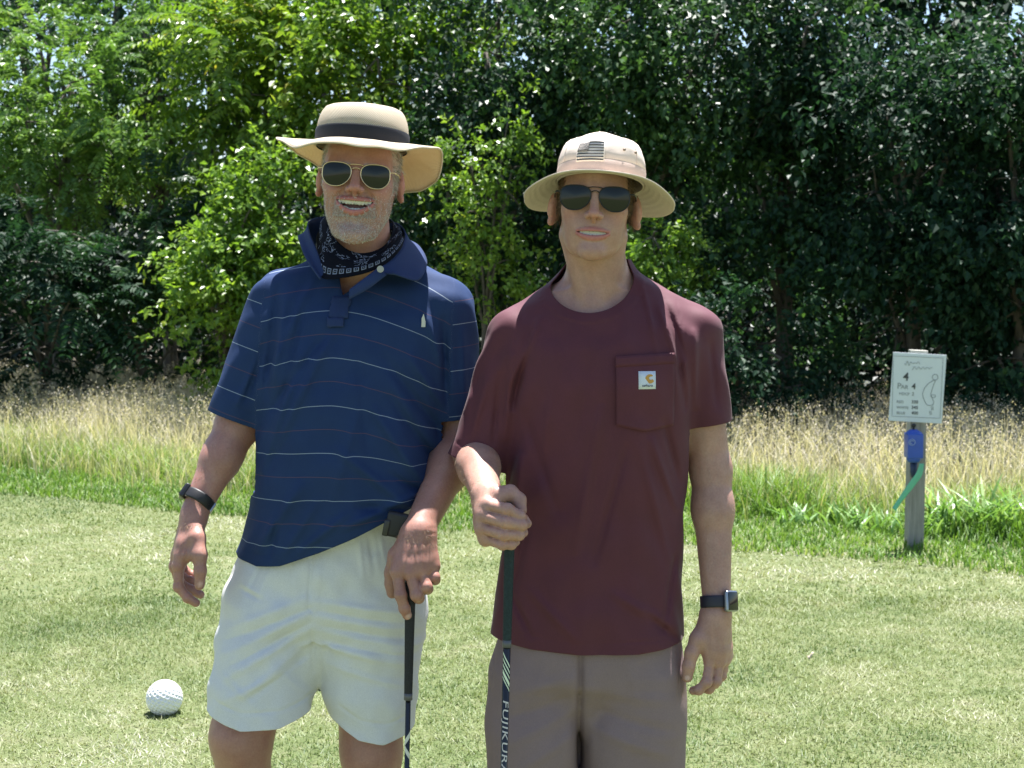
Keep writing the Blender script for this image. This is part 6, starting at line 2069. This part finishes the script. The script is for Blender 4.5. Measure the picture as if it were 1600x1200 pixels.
def make_sign():
    Y = 8.6
    base = px(1428, 852, Y); base[2] = 0
    root = empty('tee_sign', tuple(base))
    tag(root, 'white hole number sign on a grey post with a blue ball washer', 'sign')
    s = FPX / Y
    wood = NT('weathered post')
    f = wood.noise(9.0, wood.mapping(wood.obj(), (6, 6, .5)), 5, .65)
    wood.p(color=wood.ramp(f, [(.3, (.20, .185, .165)), (.7, (.36, .34, .31))]), rough=.85, normal=wood.bump(f, .5, .004))
    top = px(1433, 549, Y + .02)
    h = float(top[2])
    lean = math.atan2(top[0] - base[0], h)
    R = Matrix.Rotation(lean, 3, 'Y')
    ctr = Vector(base) + R @ Vector((0, .0, h / 2))
    link('post', bm_mesh('post', box_bm(ctr, (.089, .089, h), R), wood.m, False, .004, 2), root)
    # panel
    Rp = Matrix.Rotation(math.radians(3.0), 3, 'Y') @ Matrix.Rotation(math.radians(-4), 3, 'Z')
    pc = Vector(px(1433.5, 606, Y - .062))
    W_, H_ = 81.5 / s, 107 / s
    white = plain('sign enamel', (.62, .66, .70), .45, var=.04, vscale=8)
    pn = link('sign_panel', bm_mesh('sign_panel', box_bm(pc, (W_, .012, H_), Rp), white, False, .0015, 2), root)
    ink = plain('sign ink', (.05, .055, .06), .6); grey = plain('sign grey ink', (.20, .22, .23), .6)
    ex, ez = Rp @ Vector((1, 0, 0)), Rp @ Vector((0, 0, 1)); ny = Rp @ Vector((0, -1, 0))
    # crop pixels (923 wide, 9.23 per photo pixel) to panel coordinates
    def at(cx, cy, lift=.0075):
        x, y = 1385 + cx / 9.23, 540 + cy / 9.23
        p = Vector(px(x, y, Y - .07)) - pc
        return pc + ex * p.dot(ex) + ez * p.dot(ez) + ny * lift
    def word(t, cx, cy, hpx, mat, shear=0, bold=0, al='LEFT'):
        p = at(cx, cy)
        M = Matrix.Translation(p) @ Rp.to_4x4() @ Matrix.Rotation(math.radians(90), 4, 'X')
        text_mesh('lettering', t, hpx / 9.23 / s * 1.38, mat, M, pn, .0004, al, shear, bold)
    word('4', 285, 455, 118, ink, 0, .0012, 'CENTER'); word('P', 158, 585, 86, grey); word('AR', 212, 598, 60, grey); word('4', 395, 592, 84, ink, 0, .001, 'CENTER')
    word('HDCP', 186, 695, 40, grey); word('2', 385, 700, 50, ink, 0, 0, 'CENTER')
    for t, v, cy in (('RED', '330', 812), ('WHITE', '345', 892), ('BLUE', '400', 972)):
        word(t, 150, cy, 40, grey); word(v, 362, cy, 46, ink, 0, .0004)
    def line(name, pts, r=.0016, closed=False):
        P = np.array([at(*p) for p in pts])
        # smooth
        link(name, tube_mesh(name, P, r, 5, grey, not closed, closed), pn)
    b = [(105, 150), (812, 178), (770, 1048), (85, 1020)]
    bl = []
    for k in range(4):
        a, c = np.array(b[k]), np.array(b[(k + 1) % 4])
        bl += [tuple(a + (c - a) * t) for t in np.linspace(0, 1, 12, endpoint=False)]
    line('border', bl, .0010, True)
    line('green_outline', [(700 + 40 * math.cos(t), 455 + 42 * math.sin(t)) for t in np.linspace(0, 2 * math.pi, 20, endpoint=False)], .0014, True)
    fw = [(690, 498), (640, 520), (590, 560), (545, 620), (522, 690), (530, 750), (555, 810), (585, 855), (610, 865), (645, 858), (672, 850), (680, 810), (665, 770), (645, 730), (640, 690), (660, 620), (680, 560), (705, 505)]
    line('fairway_outline', fw, .0014, True)
    line('bunker_outline', [(672 + 34 * math.cos(t), 728 + 20 * math.sin(t)) for t in np.linspace(0, 2 * math.pi, 16, endpoint=False)], .0013, True)
    line('tee_outline', [(648, 875), (668, 875), (672, 925), (652, 930)], .0013, True)
    line('tee_outline', [(618, 950), (640, 948), (652, 988), (630, 992)], .0013, True)
    # flowing script heading, too blurred to read: strokes only
    t = np.linspace(0, 1, 60)
    line('script_heading', [(265 + 215 * u, 258 + 34 * math.sin(u * 26) * (0.5 + .5 * math.sin(u * 7)) - 10 * u) for u in t], .0010)
    line('script_heading', [(370 + 290 * u, 325 + 24 * math.sin(u * 30 + 1) * (1 - .6 * u)) for u in t], .0010)
    # metal clip on the top
    link('bracket', bm_mesh('bracket', box_bm(px(1434.5, 549.5, Y - .02), (27 / s, .07, 5 / s), Rp), plain('bracket steel', (.40, .39, .35), .5, .3), False, .001, 1), root)
    # ball washer
    blue = plain('blue enamel', (.018, .075, .42), .4, var=.12, coat=.2)
    wc = lambda x, y, dy=0: px(x, y, Y - .105 + dy)
    c = wc(1427.5, 696)
    body = bm_mesh('ball_washer', box_bm(c, (24 / s, .095, 38 / s)), blue, True, .007, 3)
    bw = link('ball_washer', body, root)
    V, F, T_ = tube([wc(1427.5, 679), wc(1427.5, 676), wc(1427.5, 672.5), wc(1427.5, 671)], [.046, .046, .028, .020], 20)
    link('washer_lid', np_mesh('washer_lid', V, [F, T_], True, None, blue), bw)
    V, F, T_ = tube([wc(1427.5, 672), wc(1427.5, 668), wc(1427.5, 666.5), wc(1427.5, 663.5), wc(1427.5, 662)], [.006, .006, .014, .014, .006], 14)
    link('plunger_knob', np_mesh('plunger_knob', V, [F, T_], True, None, plain('black knob', (.012, .012, .014), .4)), bw)
    V, F, T_ = tube([wc(1427.5, 712), wc(1427.5, 718), wc(1427.5, 722)], [.042, .040, .03], 20)
    link('washer_base', np_mesh('washer_base', V, [F, T_], True, None, blue), bw)
    V, F, T_ = tube([wc(1427.5, 718, .02), wc(1427.5, 738, .02), wc(1427.5, 746, .02)], [.020, .019, .012], 14)
    link('drain_pipe', np_mesh('drain_pipe', V, [F, T_], True, None, plain('dark blue pipe', (.015, .03, .09), .5)), bw)
    q = wc(1425, 691, -.055)
    ring = [q + np.array((.017 * math.cos(a), 0, .017 * math.sin(a))) for a in np.linspace(0, 2 * math.pi, 24, endpoint=False)]
    pale = plain('washer emblem', (.30, .38, .60), .5)
    link('emblem', tube_mesh('emblem', ring, .0020, 5, pale, False, True), bw)
    link('emblem', tube_mesh('emblem', [q + np.array((.009 * math.cos(a), 0, .009 * math.sin(a))) for a in np.linspace(0.5, 5, 16)], .0022, 5, pale), bw)
    # green towel strip hanging off the washer, blown to the left
    N = NT('thin green towel')
    N.p(color=(.30, .66, .50), rough=.7)
    tr = N.n('BsdfTranslucent'); tr.inputs[0].default_value = (.25, .80, .55, 1)
    mx = N.n('MixShader'); mx.inputs[0].default_value = .5
    N.t.links.new(N.b.outputs[0], mx.inputs[1]); N.t.links.new(tr.outputs[0], mx.inputs[2]); N.t.links.new(mx.outputs[0], N.o.inputs['Surface'])
    d = -.16
    top = [(1437, 724), (1432, 738), (1423, 751), (1413, 765), (1403, 780), (1394, 794)]
    bot = [(1442.5, 724), (1440, 742), (1431, 756), (1420, 770), (1409, 785), (1400, 799)]
    tw_root = empty('towel', tuple(px(1437, 724, Y + d)))
    tag(tw_root, 'thin green towel strip hanging from the blue ball washer', 'towel')
    strip('cloth', [px(x, y, Y + d - .01 * k) for k, (x, y) in enumerate(top)], [px(x, y, Y + d + .02 - .012 * k) for k, (x, y) in enumerate(bot)], tw_root, N.m, 8, .008, 40, .001, wrinkle=.004, seed=31)


def make_weeds():
    """broad strap-leaved clumps by the post and a few tall stems standing out of the meadow"""
    mat = leafy('strap leaves', [(0.0, (.08, .19, .04)), (.5, (.16, .30, .08)), (1.0, (.32, .45, .16))], .4, .4, .5)
    spots = [(1470, 838, .30), (1505, 840, .34), (1545, 842, .36), (1590, 846, .34), (1455, 845, .16), (1390, 838, .14), (1330, 832, .16), (1250, 825, .15)]
    where = ['just right of the sign post', 'second right of the sign post', 'third right of the sign post', 'at the right edge of the photo', 'low at the foot of the sign post', 'just left of the sign post', 'second left of the sign post', 'third left of the sign post, nearest the maroon sleeve']
    for k, ((x, y, h), wh) in enumerate(zip(spots, where)):
        g = np.random.default_rng(90 + k)
        d = 1.5 * FPX / (y - 437) + .12
        b = px(x, y, d); b[2] = 0
        n = 34
        P = b + np.concatenate([g.normal(0, .085, (n, 2)), np.zeros((n, 1))], 1)
        V, F, t, _ = blades(P, h * g.uniform(.6, 1.1, n), g.uniform(.016, .028, n), g.uniform(.3, 1.3, n), g.uniform(0, 6.28, n), np.clip(g.normal(.5, .2, n), 0, 1), 5, .9, g)
        root = empty('strap_leaf_plant', tuple(b))
        tag(root, 'clump of green strap leaves ' + wh, 'plant', 'leafy clumps by the sign')
        o = link('leaves', np_mesh('leaves', V, F, False, {'tone': t}, mat), root)
        tag(o, kind='stuff')


def make_leaves():
    g = np.random.default_rng(5)
    m1 = plain('dry leaf', (.30, .20, .14), .8, var=.3); m2 = plain('pale leaf', (.42, .36, .26), .8, var=.2)
    for (x, y, r, mat, lab) in ((499, 1086, .030, m1, 'curled brown dry leaf on the lawn seen between the stone shorts legs'), (1266, 1045, .014, m2, 'pale dry leaf lying on the lawn right of the younger man\'s hand')):
        d = 1.5 * FPX / (y - 437)
        c = px(x, y, d); c[2] = .028
        P = []
        for k in range(5):
            for j in range(7):
                u, v = k / 4 - .5, j / 6 - .5
                w = (1 - (2 * v) ** 2) ** .5 * .62 + .02
                P.append(c + np.array((v * 2 * r, u * 2 * r * w, .012 * math.cos(u * 5 * w) + .010 * math.sin(v * 5) + g.normal(0, .0012))))
        i = np.arange(4)[:, None]; j = np.arange(6)[None]
        F = np.stack([i * 7 + j, i * 7 + j + 1, (i + 1) * 7 + j + 1, (i + 1) * 7 + j], -1).reshape(-1, 4)
        o = cloth_obj('dry_leaf', np.array(P), F, None, mat, None, .0008)
        tag(o, lab, 'leaf', 'dry leaves on the lawn')


make_leaves()
make_sign()
make_ball()
make_clubs()
make_weeds()
